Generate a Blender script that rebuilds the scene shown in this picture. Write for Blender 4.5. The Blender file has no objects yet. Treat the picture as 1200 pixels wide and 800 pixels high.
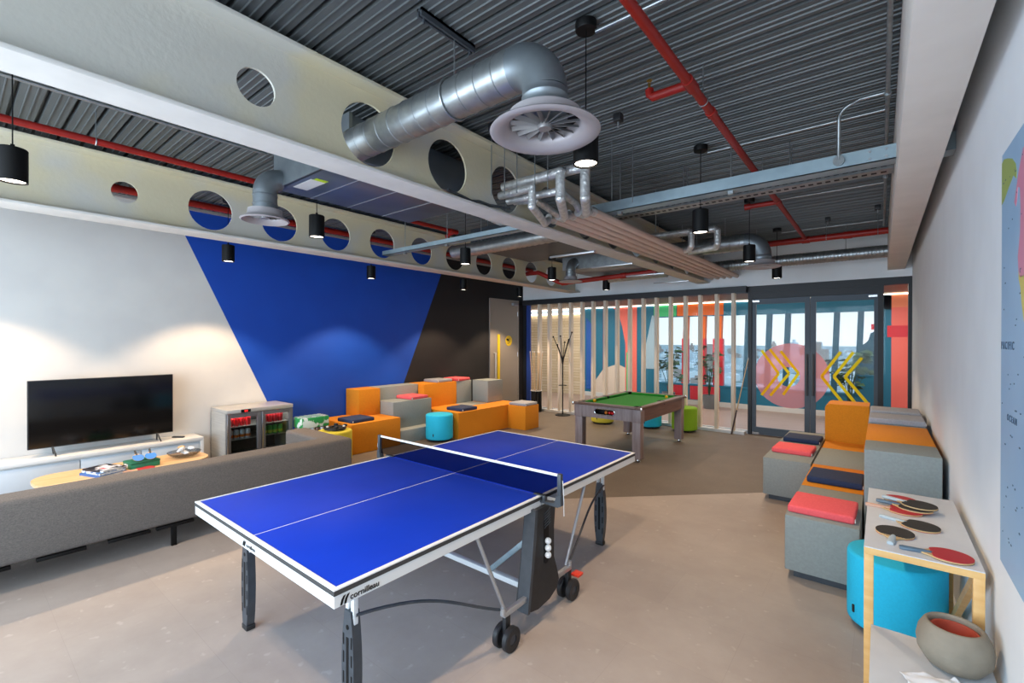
import bpy, bmesh, math, random
from mathutils import Vector, Matrix
PI = math.pi
random.seed(7)
C = bpy.context.scene.collection
sc = bpy.context.scene

# ------------------------------------------------------------------ camera
cam_d = bpy.data.cameras.new('camera'); cam = bpy.data.objects.new('camera', cam_d); C.objects.link(cam)
cam_d.sensor_width = 36.0; cam_d.lens = 36.0 * 537.645 / 1200.0; cam_d.clip_start = 0.05; cam_d.clip_end = 6000
yaw, pitch, roll = 0.676945, -0.0037691, 0.0011528
fw = Vector((-math.sin(yaw) * math.cos(pitch), math.cos(yaw) * math.cos(pitch), math.sin(pitch)))
rt = Vector((math.cos(yaw), math.sin(yaw), 0)); up = rt.cross(fw)
r2 = rt * math.cos(roll) + up * math.sin(roll); u2 = -rt * math.sin(roll) + up * math.cos(roll)
m = Matrix.Identity(4)
for i in range(3):
    m[i][0] = r2[i]; m[i][1] = u2[i]; m[i][2] = -fw[i]
m[0][3], m[1][3], m[2][3] = 1.614, -0.9317, 1.7135
cam.matrix_world = m
sc.camera = cam

# ------------------------------------------------------------------ world, view, light strengths
sc.view_settings.view_transform = 'Standard'; sc.view_settings.look = 'None'
sc.view_settings.gamma = 1.0; sc.view_settings.use_curve_mapping = False
sc.view_settings.exposure = 0.0
LAMP_W = 86.0; DAY_W = 385.0; CORR_W = 210.0; SKY = 1.35
w = bpy.data.worlds.new('sky'); sc.world = w; w.use_nodes = True
nt = w.node_tree; nt.nodes.clear()
out = nt.nodes.new('ShaderNodeOutputWorld'); bg = nt.nodes.new('ShaderNodeBackground')
tc = nt.nodes.new('ShaderNodeTexCoord'); sx = nt.nodes.new('ShaderNodeSeparateXYZ'); cr = nt.nodes.new('ShaderNodeValToRGB')
nt.links.new(tc.outputs['Generated'], sx.inputs[0]); nt.links.new(sx.outputs['Z'], cr.inputs[0])
cr.color_ramp.elements[0].position = 0.0; cr.color_ramp.elements[0].color = (0.80, 0.86, 0.90, 1)
cr.color_ramp.elements[1].position = 0.5; cr.color_ramp.elements[1].color = (0.42, 0.66, 0.95, 1)
e = cr.color_ramp.elements.new(0.12); e.color = (0.70, 0.86, 0.97, 1)
nt.links.new(cr.outputs[0], bg.inputs[0]); bg.inputs[1].default_value = SKY
nt.links.new(bg.outputs[0], out.inputs[0])

def area(name, loc, rot, sx_, sy_, power, col):
    d = bpy.data.lights.new(name, 'AREA'); d.shape = 'RECTANGLE'; d.size = sx_; d.size_y = sy_; d.energy = power; d.color = col
    o = bpy.data.objects.new(name, d); C.objects.link(o); o.location = loc; o.rotation_euler = rot
    return o
# daylight coming in through the windows behind the photographer (in the opening of wall_rear)
area('daylight_rear_window', (-1.7, -3.12, 1.70), (PI / 2, 0, 0), 6.9, 2.5, DAY_W, (0.68, 0.84, 1.0))
# fill light added under the corridor ceiling to brighten it, besides the strip lights
area('corridor_fill_light', (-2.0, 10.0, 2.66), (0, 0, 0), 9.0, 1.2, CORR_W, (1.0, 0.9, 0.78))

# ------------------------------------------------------------------ materials
def lin(c):
    if isinstance(c, str):
        c = [int(c[i:i + 2], 16) / 255 for i in (0, 2, 4)]
    return tuple(x / 12.92 if x <= 0.04045 else ((x + 0.055) / 1.055) ** 2.4 for x in c) + (1.0,)
MATS = {}
def mat(name, col, rough=0.5, metal=0.0, col2=None, scale=8.0, detail=3.0, lo=0.35, hi=0.65, bump=0.0, bscale=None, emit=None, spec=None, stretch=None, tr=None, rough2=None):
    if name in MATS: return MATS[name]
    m_ = bpy.data.materials.new(name); m_.use_nodes = True
    n = m_.node_tree.nodes; l = m_.node_tree.links
    b = n['Principled BSDF']
    b.inputs['Base Color'].default_value = lin(col); b.inputs['Roughness'].default_value = rough; b.inputs['Metallic'].default_value = metal
    if spec is not None: b.inputs['Specular IOR Level'].default_value = spec
    tcn = n.new('ShaderNodeTexCoord'); mp = n.new('ShaderNodeMapping'); l.new(tcn.outputs['Object'], mp.inputs[0])
    if stretch: mp.inputs['Scale'].default_value = stretch
    nz = n.new('ShaderNodeTexNoise'); nz.inputs['Scale'].default_value = scale; nz.inputs['Detail'].default_value = detail
    l.new(mp.outputs[0], nz.inputs['Vector'])
    if col2 is not None:
        r = n.new('ShaderNodeValToRGB'); r.color_ramp.elements[0].position = lo; r.color_ramp.elements[1].position = hi
        r.color_ramp.elements[0].color = lin(col); r.color_ramp.elements[1].color = lin(col2)
        l.new(nz.outputs['Fac'], r.inputs[0]); l.new(r.outputs[0], b.inputs['Base Color'])
    if bump:
        bp = n.new('ShaderNodeBump'); bp.inputs['Strength'].default_value = bump; bp.inputs['Distance'].default_value = 0.01
        src = nz
        if bscale:
            src = n.new('ShaderNodeTexNoise'); src.inputs['Scale'].default_value = bscale; src.inputs['Detail'].default_value = 2
            l.new(mp.outputs[0], src.inputs['Vector'])
        l.new(src.outputs['Fac'], bp.inputs['Height']); l.new(bp.outputs[0], b.inputs['Normal'])
    if rough2 is not None:
        mr = n.new('ShaderNodeMapRange'); mr.inputs['To Min'].default_value = rough; mr.inputs['To Max'].default_value = rough2
        l.new(nz.outputs['Fac'], mr.inputs['Value']); l.new(mr.outputs[0], b.inputs['Roughness'])
    if emit:
        b.inputs['Emission Color'].default_value = lin(emit[0]); b.inputs['Emission Strength'].default_value = emit[1]
    MATS[name] = m_
    return m_
def glassmat(name, tint='ffffff', gloss=0.06, rough=0.0):
    if name in MATS: return MATS[name]
    m_ = bpy.data.materials.new(name); m_.use_nodes = True; n = m_.node_tree.nodes; l = m_.node_tree.links; n.clear()
    o = n.new('ShaderNodeOutputMaterial'); t = n.new('ShaderNodeBsdfTransparent'); g = n.new('ShaderNodeBsdfGlossy'); mx = n.new('ShaderNodeMixShader')
    t.inputs[0].default_value = lin(tint); g.inputs['Roughness'].default_value = rough
    fr = n.new('ShaderNodeLayerWeight'); fr.inputs[0].default_value = 0.5
    pw = n.new('ShaderNodeMath'); pw.operation = 'POWER'; pw.inputs[1].default_value = 5.0; l.new(fr.outputs['Facing'], pw.inputs[0])
    ma = n.new('ShaderNodeMath'); ma.operation = 'MULTIPLY_ADD'; ma.inputs[1].default_value = .7; ma.inputs[2].default_value = gloss; ma.use_clamp = True
    l.new(pw.outputs[0], ma.inputs[0]); l.new(ma.outputs[0], mx.inputs[0])
    l.new(t.outputs[0], mx.inputs[1]); l.new(g.outputs[0], mx.inputs[2]); l.new(mx.outputs[0], o.inputs[0])
    MATS[name] = m_; return m_
def filmmat(name, tint, col, fac):
    if name in MATS: return MATS[name]
    m_ = bpy.data.materials.new(name); m_.use_nodes = True; n = m_.node_tree.nodes; l = m_.node_tree.links; n.clear()
    o = n.new('ShaderNodeOutputMaterial'); t = n.new('ShaderNodeBsdfTransparent'); d = n.new('ShaderNodeBsdfDiffuse'); tl = n.new('ShaderNodeBsdfTranslucent')
    mx = n.new('ShaderNodeMixShader'); m2 = n.new('ShaderNodeMixShader')
    t.inputs[0].default_value = lin(tint); d.inputs[0].default_value = lin(col); tl.inputs[0].default_value = lin(col)
    m2.inputs[0].default_value = 0.6; l.new(d.outputs[0], m2.inputs[1]); l.new(tl.outputs[0], m2.inputs[2])
    mx.inputs[0].default_value = fac; l.new(t.outputs[0], mx.inputs[1]); l.new(m2.outputs[0], mx.inputs[2]); l.new(mx.outputs[0], o.inputs[0])
    MATS[name] = m_; return m_

W_WHITE = mat('wall paint white', 'd4d2ce', 0.8, col2='cfcdca', scale=3)
W_RIGHT = mat('wall paint pale grey', 'e8ecef', 0.8, col2='e4e8eb', scale=3)
W_BLUE = mat('wall paint blue', '0548b4', 0.6, col2='0644ae', scale=2)
W_BLACK = mat('wall paint black', '17161a', 0.7)
VINYL = mat('vinyl floor', 'a59890', 0.5, spec=.3)
DECK = mat('galvanised deck', '696d6e', 0.45, 0.35, col2='5d6162', scale=2.5, stretch=(0.3, 6, 1), rough2=0.6)
BEAM = mat('beam coating', 'd2c8aa', 0.75, col2='c8c5bb', scale=1.3, lo=0.45, hi=0.6, bump=0.15, bscale=30)
BOXB = mat('boxed beam white', 'e2dbd3', 0.8, col2='dbd4cc', scale=4)
FLANGE = mat('flange white', 'd3cfc9', 0.75, col2='cbc7c1', scale=5)
GALV = mat('galvanised steel', 'a9aeb0', 0.3, 0.85, col2='969b9d', scale=14, rough2=0.45)
GALVD = mat('galvanised sheet', '8f979c', 0.38, 0.75, col2='7d858b', scale=5, rough2=0.5)
ZINC = mat('zinc strut', '9db0b8', 0.5, 0.45, col2='8ea1aa', scale=6)
FOIL = mat('insulation foil', 'dcdcda', 0.35, 0.6, bump=0.7, bscale=45, col2='bcbcbc', scale=20)
PIPEB = mat('pipe lagging', 'dcc4b6', 0.5, 0.1, col2='ceb5a7', scale=5, stretch=(8, 0.5, 8))
REDP = mat('red pipe paint', '98190f', 0.45, col2='8c160d', scale=5)
BLACK = mat('black powder coat', '060607', 0.55, spec=.25)
BLACKP = mat('black plastic', '1b1c1f', 0.5, col2='222326', scale=30)
DGREY = mat('dark grey plastic', '3b4046', 0.45, col2='42474d', scale=20)
CHROME = mat('chrome', 'd2d4d6', 0.18, 1.0)
SILVER = mat('silver tube', 'b9bcc0', 0.32, 0.7)
WHITEM = mat('white lacquer', 'e4e4e2', 0.35)
LAMIN = mat('white laminate', 'd2d7dc', 0.4, col2='cbd0d6', scale=6)
CABG = mat('cabinet grey blue', 'c3ccd4', 0.5)
BIRCH = mat('birch edge', 'e2b878', 0.5, col2='d8a866', scale=4, stretch=(1, 1, 8))
OAK = mat('oak veneer', 'e3bf90', 0.45, col2='d6ad7c', scale=3, stretch=(8, 1, 8))
FIN = mat('fin timber', 'e4d8c8', 0.6, col2='dccfbd', scale=5, stretch=(6, 6, 0.4))
ORANGE = mat('orange fabric', 'dc8a10', 0.85, col2='d4820c', scale=60, bump=0.25, bscale=300)
GREYF = mat('grey fabric', '929a98', 0.9, col2='8c9392', scale=60, bump=0.25, bscale=300)
NAVY = mat('navy fabric', '26385c', 0.9, col2='213253', scale=80, bump=0.3, bscale=300)
PINK = mat('coral fabric', 'f5656c', 0.9, col2='ee5d64', scale=80, bump=0.3, bscale=300)
LGREY = mat('light grey fabric', 'aaadb4', 0.9, col2='9da0a8', scale=80, bump=0.3, bscale=300)
CYAN = mat('cyan fabric', '1cc0ea', 0.8, col2='1abae4', scale=80, bump=0.2, bscale=300)
GREENF = mat('green fabric', '8abc22', 0.85, col2='83b41e', scale=80, bump=0.2, bscale=300)
YELLOWF = mat('yellow fabric', 'cdbf3c', 0.85, col2='c6b836', scale=80, bump=0.2, bscale=300)
SOFA = mat('sofa weave', '756f6a', 0.95, col2='5d5855', scale=110, stretch=(1, 1, 2.2), bump=0.4, bscale=220, lo=.3, hi=.7, detail=4)
TBLUE = mat('table blue', '103cc4', 0.55, col2='1039be', scale=3, spec=.2)
TWHITE = mat('table white line', 'f0f2f2', 0.45)
TDARK = mat('table edge grey', '3a3a3a', 0.6)
APRON = mat('apron white steel', 'dfe2e2', 0.4)
NETM = filmmat('net mesh', 'c2c6d0', '10141c', 0.11)
CLOTH = mat('green baize', '1d8a24', 0.9, col2='1b8422', scale=60, bump=0.2, bscale=400)
PWOOD = mat('grey walnut', '8d7f80', 0.5, col2='776866', scale=4, stretch=(9, 9, 0.8), lo=0.3, hi=0.7)
PWOODR = mat('walnut rail', '6b4f43', 0.4, col2='5b4238', scale=4, stretch=(9, 0.8, 9))
FRAMEG = mat('door frame anthracite', '46525f', 0.5)
FRAMEB = mat('frame black', '1d2026', 0.5)
GLASS = glassmat('clear glass', 'fafcfc', 0.006)
FGLASS = glassmat('fridge glass', 'd6dada', 0.02)
SCREEN = mat('tv screen', '050608', 0.12, spec=0.5)
SSTEEL = mat('stainless steel', 'cfcdc8', 0.35, 0.45, col2='c4c2bd', scale=3, stretch=(1, 1, 20))
RUBR = mat('red rubber', 'b3222c', 0.6); RUBK = mat('black rubber', '26231f', 0.75, col2='2f2c28', scale=200)
CONC = mat('concrete', '918879', 0.85, col2='7f7769', scale=7, bump=0.3, bscale=40)
TERR = mat('terracotta', 'b9503a', 0.6)
YELLOW = mat('yellow paint', 'e8c81e', 0.5)
DOORG = mat('door grey', '948d86', 0.6)

# vinyl tile floor: blotchy grey tiles
def floor_nodes(m_, c1, c2, speck, bsc, speckcol, tiles=True):
    n = m_.node_tree.nodes; l = m_.node_tree.links; b = n['Principled BSDF']
    t = n.new('ShaderNodeTexCoord')
    n1 = n.new('ShaderNodeTexNoise'); n1.inputs['Scale'].default_value = bsc; n1.inputs['Detail'].default_value = 6; n1.inputs['Roughness'].default_value = 0.65
    l.new(t.outputs['Object'], n1.inputs[0])
    r1 = n.new('ShaderNodeValToRGB'); r1.color_ramp.elements[0].position = 0.3; r1.color_ramp.elements[1].position = 0.7
    r1.color_ramp.elements[0].color = lin(c1); r1.color_ramp.elements[1].color = lin(c2); l.new(n1.outputs[0], r1.inputs[0])
    n2 = n.new('ShaderNodeTexNoise'); n2.inputs['Scale'].default_value = speck; n2.inputs['Detail'].default_value = 2
    l.new(t.outputs['Object'], n2.inputs[0])
    r2_ = n.new('ShaderNodeValToRGB'); r2_.color_ramp.elements[0].position = 0.66 if tiles else 0.5; r2_.color_ramp.elements[1].position = 0.74
    r2_.color_ramp.elements[0].color = (0, 0, 0, 1); r2_.color_ramp.elements[1].color = (0.5, 0.5, 0.5, 1) if tiles else (1, 1, 1, 1)
    l.new(n2.outputs[0], r2_.inputs[0])
    mx = n.new('ShaderNodeMix'); mx.data_type = 'RGBA'; l.new(r2_.outputs[0], mx.inputs['Factor']); l.new(r1.outputs[0], mx.inputs['A']); mx.inputs['B'].default_value = lin(speckcol)
    last = mx.outputs['Result']
    if tiles:
        bk = n.new('ShaderNodeTexBrick'); bk.inputs['Scale'].default_value = 1.0; bk.inputs['Mortar Size'].default_value = 0.0012
        bk.inputs['Brick Width'].default_value = 1.0; bk.inputs['Row Height'].default_value = 0.5
        bk.inputs['Color1'].default_value = (1, 1, 1, 1); bk.inputs['Color2'].default_value = (0.965, 0.965, 0.97, 1); bk.inputs['Mortar'].default_value = (0.88, 0.88, 0.88, 1)
        l.new(t.outputs['Object'], bk.inputs['Vector'])
        mm = n.new('ShaderNodeMix'); mm.data_type = 'RGBA'; mm.blend_type = 'MULTIPLY'; mm.inputs['Factor'].default_value = 1
        l.new(last, mm.inputs['A']); l.new(bk.outputs['Color'], mm.inputs['B']); last = mm.outputs['Result']
    l.new(last, b.inputs['Base Color'])
floor_nodes(VINYL, 'a1968e', 'b0a69e', 14, 1.8, 'c4bcb6')
CARPET = mat('speckled floor', '84786a', 0.6); floor_nodes(CARPET, '6a6056', '746a5f', 90, 3, '50483e', tiles=False)
CORRF = mat('corridor floor', 'a08a80', 0.4, col2='937e75', scale=2, stretch=(0.4, 6, 1))

# ------------------------------------------------------------------ mesh builder
class MB:
    def __init__(self): self.bm = bmesh.new()
    def box(self, a, b, bev=0.0, seg=2, M=None):
        c = [(a[i] + b[i]) / 2 for i in range(3)]; s = [abs(b[i] - a[i]) for i in range(3)]
        mat4 = Matrix.Translation(c) @ Matrix.Diagonal((*s, 1))
        if M is not None: mat4 = M @ mat4
        r = bmesh.ops.create_cube(self.bm, size=1.0, matrix=mat4)
        if bev:
            es = list({e_ for v in r['verts'] for e_ in v.link_edges})
            bmesh.ops.bevel(self.bm, geom=es, offset=bev, segments=seg, affect='EDGES', profile=0.5, clamp_overlap=True)
        return self
    def lathe(self, prof, n=32, o=(0, 0, 0), axis=(0, 0, 1), closed=False):
        z = Vector(axis).normalized(); x = z.orthogonal().normalized(); y = z.cross(x); o = Vector(o)
        rings = []
        for (r, h) in prof:
            if r <= 1e-6: rings.append([self.bm.verts.new(o + z * h)])
            else: rings.append([self.bm.verts.new(o + z * h + (x * math.cos(2 * PI * k / n) + y * math.sin(2 * PI * k / n)) * r) for k in range(n)])
        prs = list(zip(rings, rings[1:]))
        if closed: prs.append((rings[-1], rings[0]))
        for a, b in prs:
            for k in range(n):
                k2 = (k + 1) % n
                if len(a) == 1 and len(b) == 1: continue
                if len(a) == 1: self.bm.faces.new((a[0], b[k2], b[k]))
                elif len(b) == 1: self.bm.faces.new((a[k], a[k2], b[0]))
                else: self.bm.faces.new((a[k], a[k2], b[k2], b[k]))
        return self
    def cyl(self, p0, p1, r, r1=None, n=16):
        p0 = Vector(p0); p1 = Vector(p1); d = p1 - p0; L = d.length
        return self.lathe([(0, 0), (r, 0), (r if r1 is None else r1, L), (0, L)], n, p0, d)
    def pipe(self, p0, p1, r, rib=0.0, pitch=0.1, n=24, ribw=0.006):
        p0 = Vector(p0); p1 = Vector(p1); d = p1 - p0; L = d.length
        pr = [(0, 0), (r, 0)]
        if rib:
            k = pitch * 0.5
            while k < L - 0.01:
                pr += [(r, k - ribw), (r + rib, k - ribw * .4), (r + rib, k + ribw * .4), (r, k + ribw)]; k += pitch
        pr += [(r, L), (0, L)]
        return self.lathe(pr, n, p0, d)
    def tube(self, pts, r, n=10, caps=True, closed=False):
        P = [Vector(p) for p in pts]; N = len(P); rs = r if isinstance(r, (list, tuple)) else [r] * N
        def tan(i):
            if closed: return (P[(i + 1) % N] - P[i - 1]).normalized()
            return (P[min(i + 1, N - 1)] - P[max(i - 1, 0)]).normalized()
        t = tan(0); x = t.orthogonal().normalized(); rings = []
        for i in range(N):
            t2 = tan(i); q = t.rotation_difference(t2); x = (q @ x); x = (x - t2 * x.dot(t2)).normalized(); t = t2; y = t.cross(x)
            rings.append([self.bm.verts.new(P[i] + (x * math.cos(2 * PI * k / n) + y * math.sin(2 * PI * k / n)) * rs[i]) for k in range(n)])
        for i in range(N if closed else N - 1):
            a = rings[i]; b = rings[(i + 1) % N]
            for k in range(n): self.bm.faces.new((a[k], a[(k + 1) % n], b[(k + 1) % n], b[k]))
        if caps and not closed:
            self.bm.faces.new(list(reversed(rings[0]))); self.bm.faces.new(rings[-1])
        return self
    def prism(self, poly, a, b, axis='z'):
        def P(u, v, t): return {'z': (u, v, t), 'x': (t, u, v), 'y': (u, t, v)}[axis]
        A = [self.bm.verts.new(P(u, v, a)) for u, v in poly]; B = [self.bm.verts.new(P(u, v, b)) for u, v in poly]; n = len(poly)
        f1 = self.bm.faces.new(list(reversed(A))); f2 = self.bm.faces.new(B)
        for k in range(n): self.bm.faces.new((A[k], A[(k + 1) % n], B[(k + 1) % n], B[k]))
        return self
    def sph(self, c, r, s=(1, 1, 1), u=16, v=10):
        bmesh.ops.create_uvsphere(self.bm, u_segments=u, v_segments=v, radius=r, matrix=Matrix.Translation(c) @ Matrix.Diagonal((*s, 1)))
        return self
    def quad(self, *pts):
        self.bm.faces.new([self.bm.verts.new(p) for p in pts]); return self
    def build(self, name, mt, parent=None, label=None, off=None, loc=None, rz=0.0, smooth=True, ang=0.7):
        me = bpy.data.meshes.new(name)
        bmesh.ops.recalc_face_normals(self.bm, faces=self.bm.faces[:])
        if off is not None: bmesh.ops.translate(self.bm, verts=self.bm.verts[:], vec=-Vector(off))
        self.bm.to_mesh(me); self.bm.free()
        for x in (mt if isinstance(mt, (list, tuple)) else [mt]): me.materials.append(x)
        if smooth:
            me.polygons.foreach_set('use_smooth', [True] * len(me.polygons)); me.set_sharp_from_angle(angle=ang)
        o = bpy.data.objects.new(name, me); C.objects.link(o)
        if loc is not None: o.location = loc
        o.rotation_euler.z = rz
        if parent is not None: o.parent = parent
        if label: o['label'] = label
        return o
def thing(name, label, cat, loc=(0, 0, 0), rz=0.0, group=None):
    o = bpy.data.objects.new(name, None); o.empty_display_size = 0.1; C.objects.link(o); o.location = loc; o.rotation_euler.z = rz
    o['label'] = label; o['category'] = cat
    if group: o['group'] = group
    return o
def tag(o, label, cat, group=None):
    o['label'] = label; o['category'] = cat
    if group: o['group'] = group
    return o
def struct(name, mb, mt, parent=None, **k):
    o = mb.build(name, mt, parent, **k)
    o['kind'] = 'structure'
    return o
def solo(name, mb, mt, label, cat, base, group=None, rz=0.0, **k):
    o = mb.build(name, mt, None, off=base, loc=base, rz=rz, **k)
    return tag(o, label, cat, group)
def dup(root, loc, rz=None, label=None, group=None):
    r = root.copy(); C.objects.link(r); r.location = loc
    if rz is not None: r.rotation_euler.z = rz
    if label: r['label'] = label
    if group: r['group'] = group
    for ch in list(root.children):
        c_ = ch.copy(); C.objects.link(c_); c_.parent = r
        for g in list(ch.children):
            d_ = g.copy(); C.objects.link(d_); d_.parent = c_
    return r
def arc(c, a, b, r, t0, t1, n=10):
    c = Vector(c); a = Vector(a); b = Vector(b)
    return [c + a * r * math.cos(t0 + (t1 - t0) * i / n) + b * r * math.sin(t0 + (t1 - t0) * i / n) for i in range(n + 1)]

# ------------------------------------------------------------------ room shell
XL, XR, YB, YR, ZC = -5.44, 1.985, 8.35, -3.2, 3.43
ZT = 3.6
def fl_y(x): return 4.283 + 0.9655 * x
struct('floor', MB().prism([(XL, YR), (XR, YR), (XR, fl_y(XR)), (XL, fl_y(XL))], -0.12, 0.0), VINYL, smooth=False)
struct('floor_carpet', MB().prism([(XL, fl_y(XL)), (XR, fl_y(XR)), (XR, YB), (XL, YB)], -0.12, 0.0), CARPET, smooth=False)
# left wall in three colours
def yz(z): return 2.44 - z / 2.216
def yk(z): return 4.177 + z / 2.282
wl = MB()
for (p, mi) in (([(YR - .2, 0), (yz(0), 0), (yz(ZT), ZT), (YR - .2, ZT)], 0), ([(yz(0), 0), (yk(0), 0), (yk(ZT), ZT), (yz(ZT), ZT)], 1), ([(yk(0), 0), (YB, 0), (YB, ZT), (yk(ZT), ZT)], 2)):
    n0 = len(wl.bm.faces); wl.prism(p, XL - 0.15, XL, 'x'); wl.bm.faces.ensure_lookup_table()
    for f in wl.bm.faces[n0:]: f.material_index = mi
struct('wall_left', wl, [W_WHITE, W_BLUE, W_BLACK], smooth=False)
struct('wall_right', MB().box((XR, YR - .2, 0), (XR + .15, YB + .1, ZT)), W_RIGHT, smooth=False)
struct('wall_back', MB().box((XL - .15, YB - 0.06, 2.69), (XR + .15, YB + 0.1, ZT)), W_RIGHT, smooth=False)
wr = MB()
wr.box((XL, YR - .2, 0), (XR, YR, 0.4)); wr.box((XL, YR - .2, 3.0), (XR, YR, ZT)); wr.box((XL, YR - .2, .4), (-5.2, YR, 3.0)); wr.box((1.8, YR - .2, .4), (XR, YR, 3.0))
struct('wall_rear', wr, W_WHITE, smooth=False)
wf = MB()
for x in (-5.2, -3.45, -1.73, 0.0, 1.74): wf.box((x, YR - .12, .4), (x + .06, YR - .05, 3.0))
wf.box((-5.2, YR - .12, .4), (1.8, YR - .05, .46)); wf.box((-5.2, YR - .12, 2.94), (1.8, YR - .05, 3.0))
struct('window_3', wf, FRAMEG, smooth=False)
# corrugated steel deck
dk = MB(); pts = []
p = 0.152; y = YR - 0.1; k0 = round((y - 0.15) / p)
y = 0.15 + k0 * p
while y < YB + 0.1:
    for (dy, dz) in ((0, 0.05), (0.014, 0.05), (0.020, 0.0), (0.054, 0.0), (0.057, -0.008), (0.062, -0.008), (0.065, 0.0), (0.098, 0.0), (0.101, -0.008), (0.106, -0.008), (0.109, 0.0), (0.142, 0.0)):
        pts.append((y + dy, ZC + 0.004 + dz))
    y += p
A = [dk.bm.verts.new((XL, a, b)) for a, b in pts]; B = [dk.bm.verts.new((XR, a, b)) for a, b in pts]
for i in range(len(pts) - 1): dk.bm.faces.new((A[i], A[i + 1], B[i + 1], B[i]))
dk.box((XL - .1, YR - .2, ZC + .08), (XR + .1, YB + .1, ZC + .2))
struct('ceiling', dk, DECK, smooth=False)
# baseboards
struct('baseboard_left', MB().box((XL, YR, 0), (XL + .012, 7.0, 0.08)), FRAMEB, smooth=False)
struct('baseboard_right', MB().box((XR - .012, YR, 0), (XR, YB - .05, 0.08)), W_RIGHT, smooth=False)

# cellular beams: web with a row of round holes
def web(mb, x0, x1, z0, z1, holes, y0, y1):
    n = 32
    def rect(yc, hw, zc):
        R = []
        for k in range(n):
            a = 2 * PI * k / n; cx, cz = math.cos(a), math.sin(a)
            t = min(hw / abs(cx) if abs(cx) > 1e-6 else 1e9, ((z1 - zc) / cz) if cz > 1e-6 else ((z0 - zc) / cz) if cz < -1e-6 else 1e9)
            R.append((yc + cx * t, zc + cz * t))
        for (sy, sz, ) in ((1, z1), (-1, z1), (-1, z0), (1, z0)):
            ck = min(range(n), key=lambda q: (R[q][0] - (yc + sy * hw)) ** 2 + (R[q][1] - sz) ** 2); R[ck] = (yc + sy * hw, sz)
        return R
    ed = y0
    for (yc, zc, r) in holes:
        hw = 0.357 if r > .15 else 0.3
        lo, hi = yc - hw, yc + hw
        if lo > ed + 1e-4: mb.box((x0, ed, z0), (x1, lo, z1))
        R = rect(yc, hw, zc); H = [(yc + r * math.cos(2 * PI * k / n), zc + r * math.sin(2 * PI * k / n)) for k in range(n)]
        V = [[mb.bm.verts.new((x, q[0], q[1])) for q in L] for x in (x0, x1) for L in (R, H)]
        for k in range(n):
            k2 = (k + 1) % n
            mb.bm.faces.new((V[0][k], V[0][k2], V[1][k2], V[1][k])); mb.bm.faces.new((V[2][k], V[2][k2], V[3][k2], V[3][k]))
            mb.bm.faces.new((V[1][k], V[1][k2], V[3][k2], V[3][k]))
        ed = hi
    if ed < y1: mb.box((x0, ed, z0), (x1, y1, z1))
HOLES = [(0.15, 3.09, 0.1)] + [(0.86 + 0.714 * k, 3.078, 0.205) for k in range(10)]
def beam(name, xc, hw):
    mb = MB()
    web(mb, xc - .008, xc + .008, 2.82, 3.36, HOLES, YR, YB - .06)
    mb.box((xc - hw, YR, 3.355), (xc + hw, YB - .06, 3.38), 0.003)
    o = struct(name, mb, BEAM, ang=0.5)
    MB().box((xc - hw, YR, 2.80), (xc + hw, YB - .06, 2.822), 0.003).build('bottom_flange', FLANGE, o, label='white painted bottom flange')
    return o
beam('trim_1', -1.055, 0.115)
beam('trim_2', -3.92, 0.145)
struct('trim_3', MB().box((1.692, YR, 2.80), (1.90, YB - .06, 3.38), 0.004), BOXB)

# ------------------------------------------------------------------ glazed partition and doors
g = MB()
g.box((XL, YB - .06, 2.575), (XR, YB + .06, 2.69)); g.box((XL, YB - .06, 0), (-5.36, YB + .06, 2.575)); g.box((-0.275, YB - .06, 0), (-0.215, YB + .06, 2.575))
g.box((1.58, YB - .06, 0), (1.65, YB + .06, 2.575)); g.box((1.94, YB - .06, 0), (XR, YB + .06, 2.575)); g.box((-0.215, YB - .05, 2.46), (1.58, YB + .05, 2.575))
w1 = struct('window_1', g, FRAMEB, smooth=False)
gb = MB(); gb.box((-5.36, YB - .03, 0), (-0.275, YB + .03, 0.06)); gb.build('bottom_rail', LAMIN, w1, label='pale bottom rail', smooth=False)
gp = MB(); gp.box((-5.24, YB - .006, .06), (-0.275, YB + .006, 2.575)); gp.build('pane', GLASS, w1, smooth=False)
gp = MB(); gp.box((-5.36, YB - .02, .06), (-5.24, YB + .02, 2.575)); gp.build('blue_panel', mat('blue panel', '2a4590', 0.5), w1, label='dark blue end panel', smooth=False)
w2 = struct('window_2', MB().box((1.65, YB - .02, 0), (1.94, YB + .02, 0.1)), FRAMEG, smooth=False)
MB().box((1.65, YB - .006, .1), (1.94, YB + .006, 2.575)).build('pane', GLASS, w2, smooth=False)
FILMP = filmmat('pink film', 'ffd0d4', 'ffaeb2', 0.45)
FILMY = filmmat('yellow film', 'd9c21a', 'f0dc2c', 0.75)
FILMT = filmmat('teal film', '46a0a8', '2f8c98', 0.55)
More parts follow.
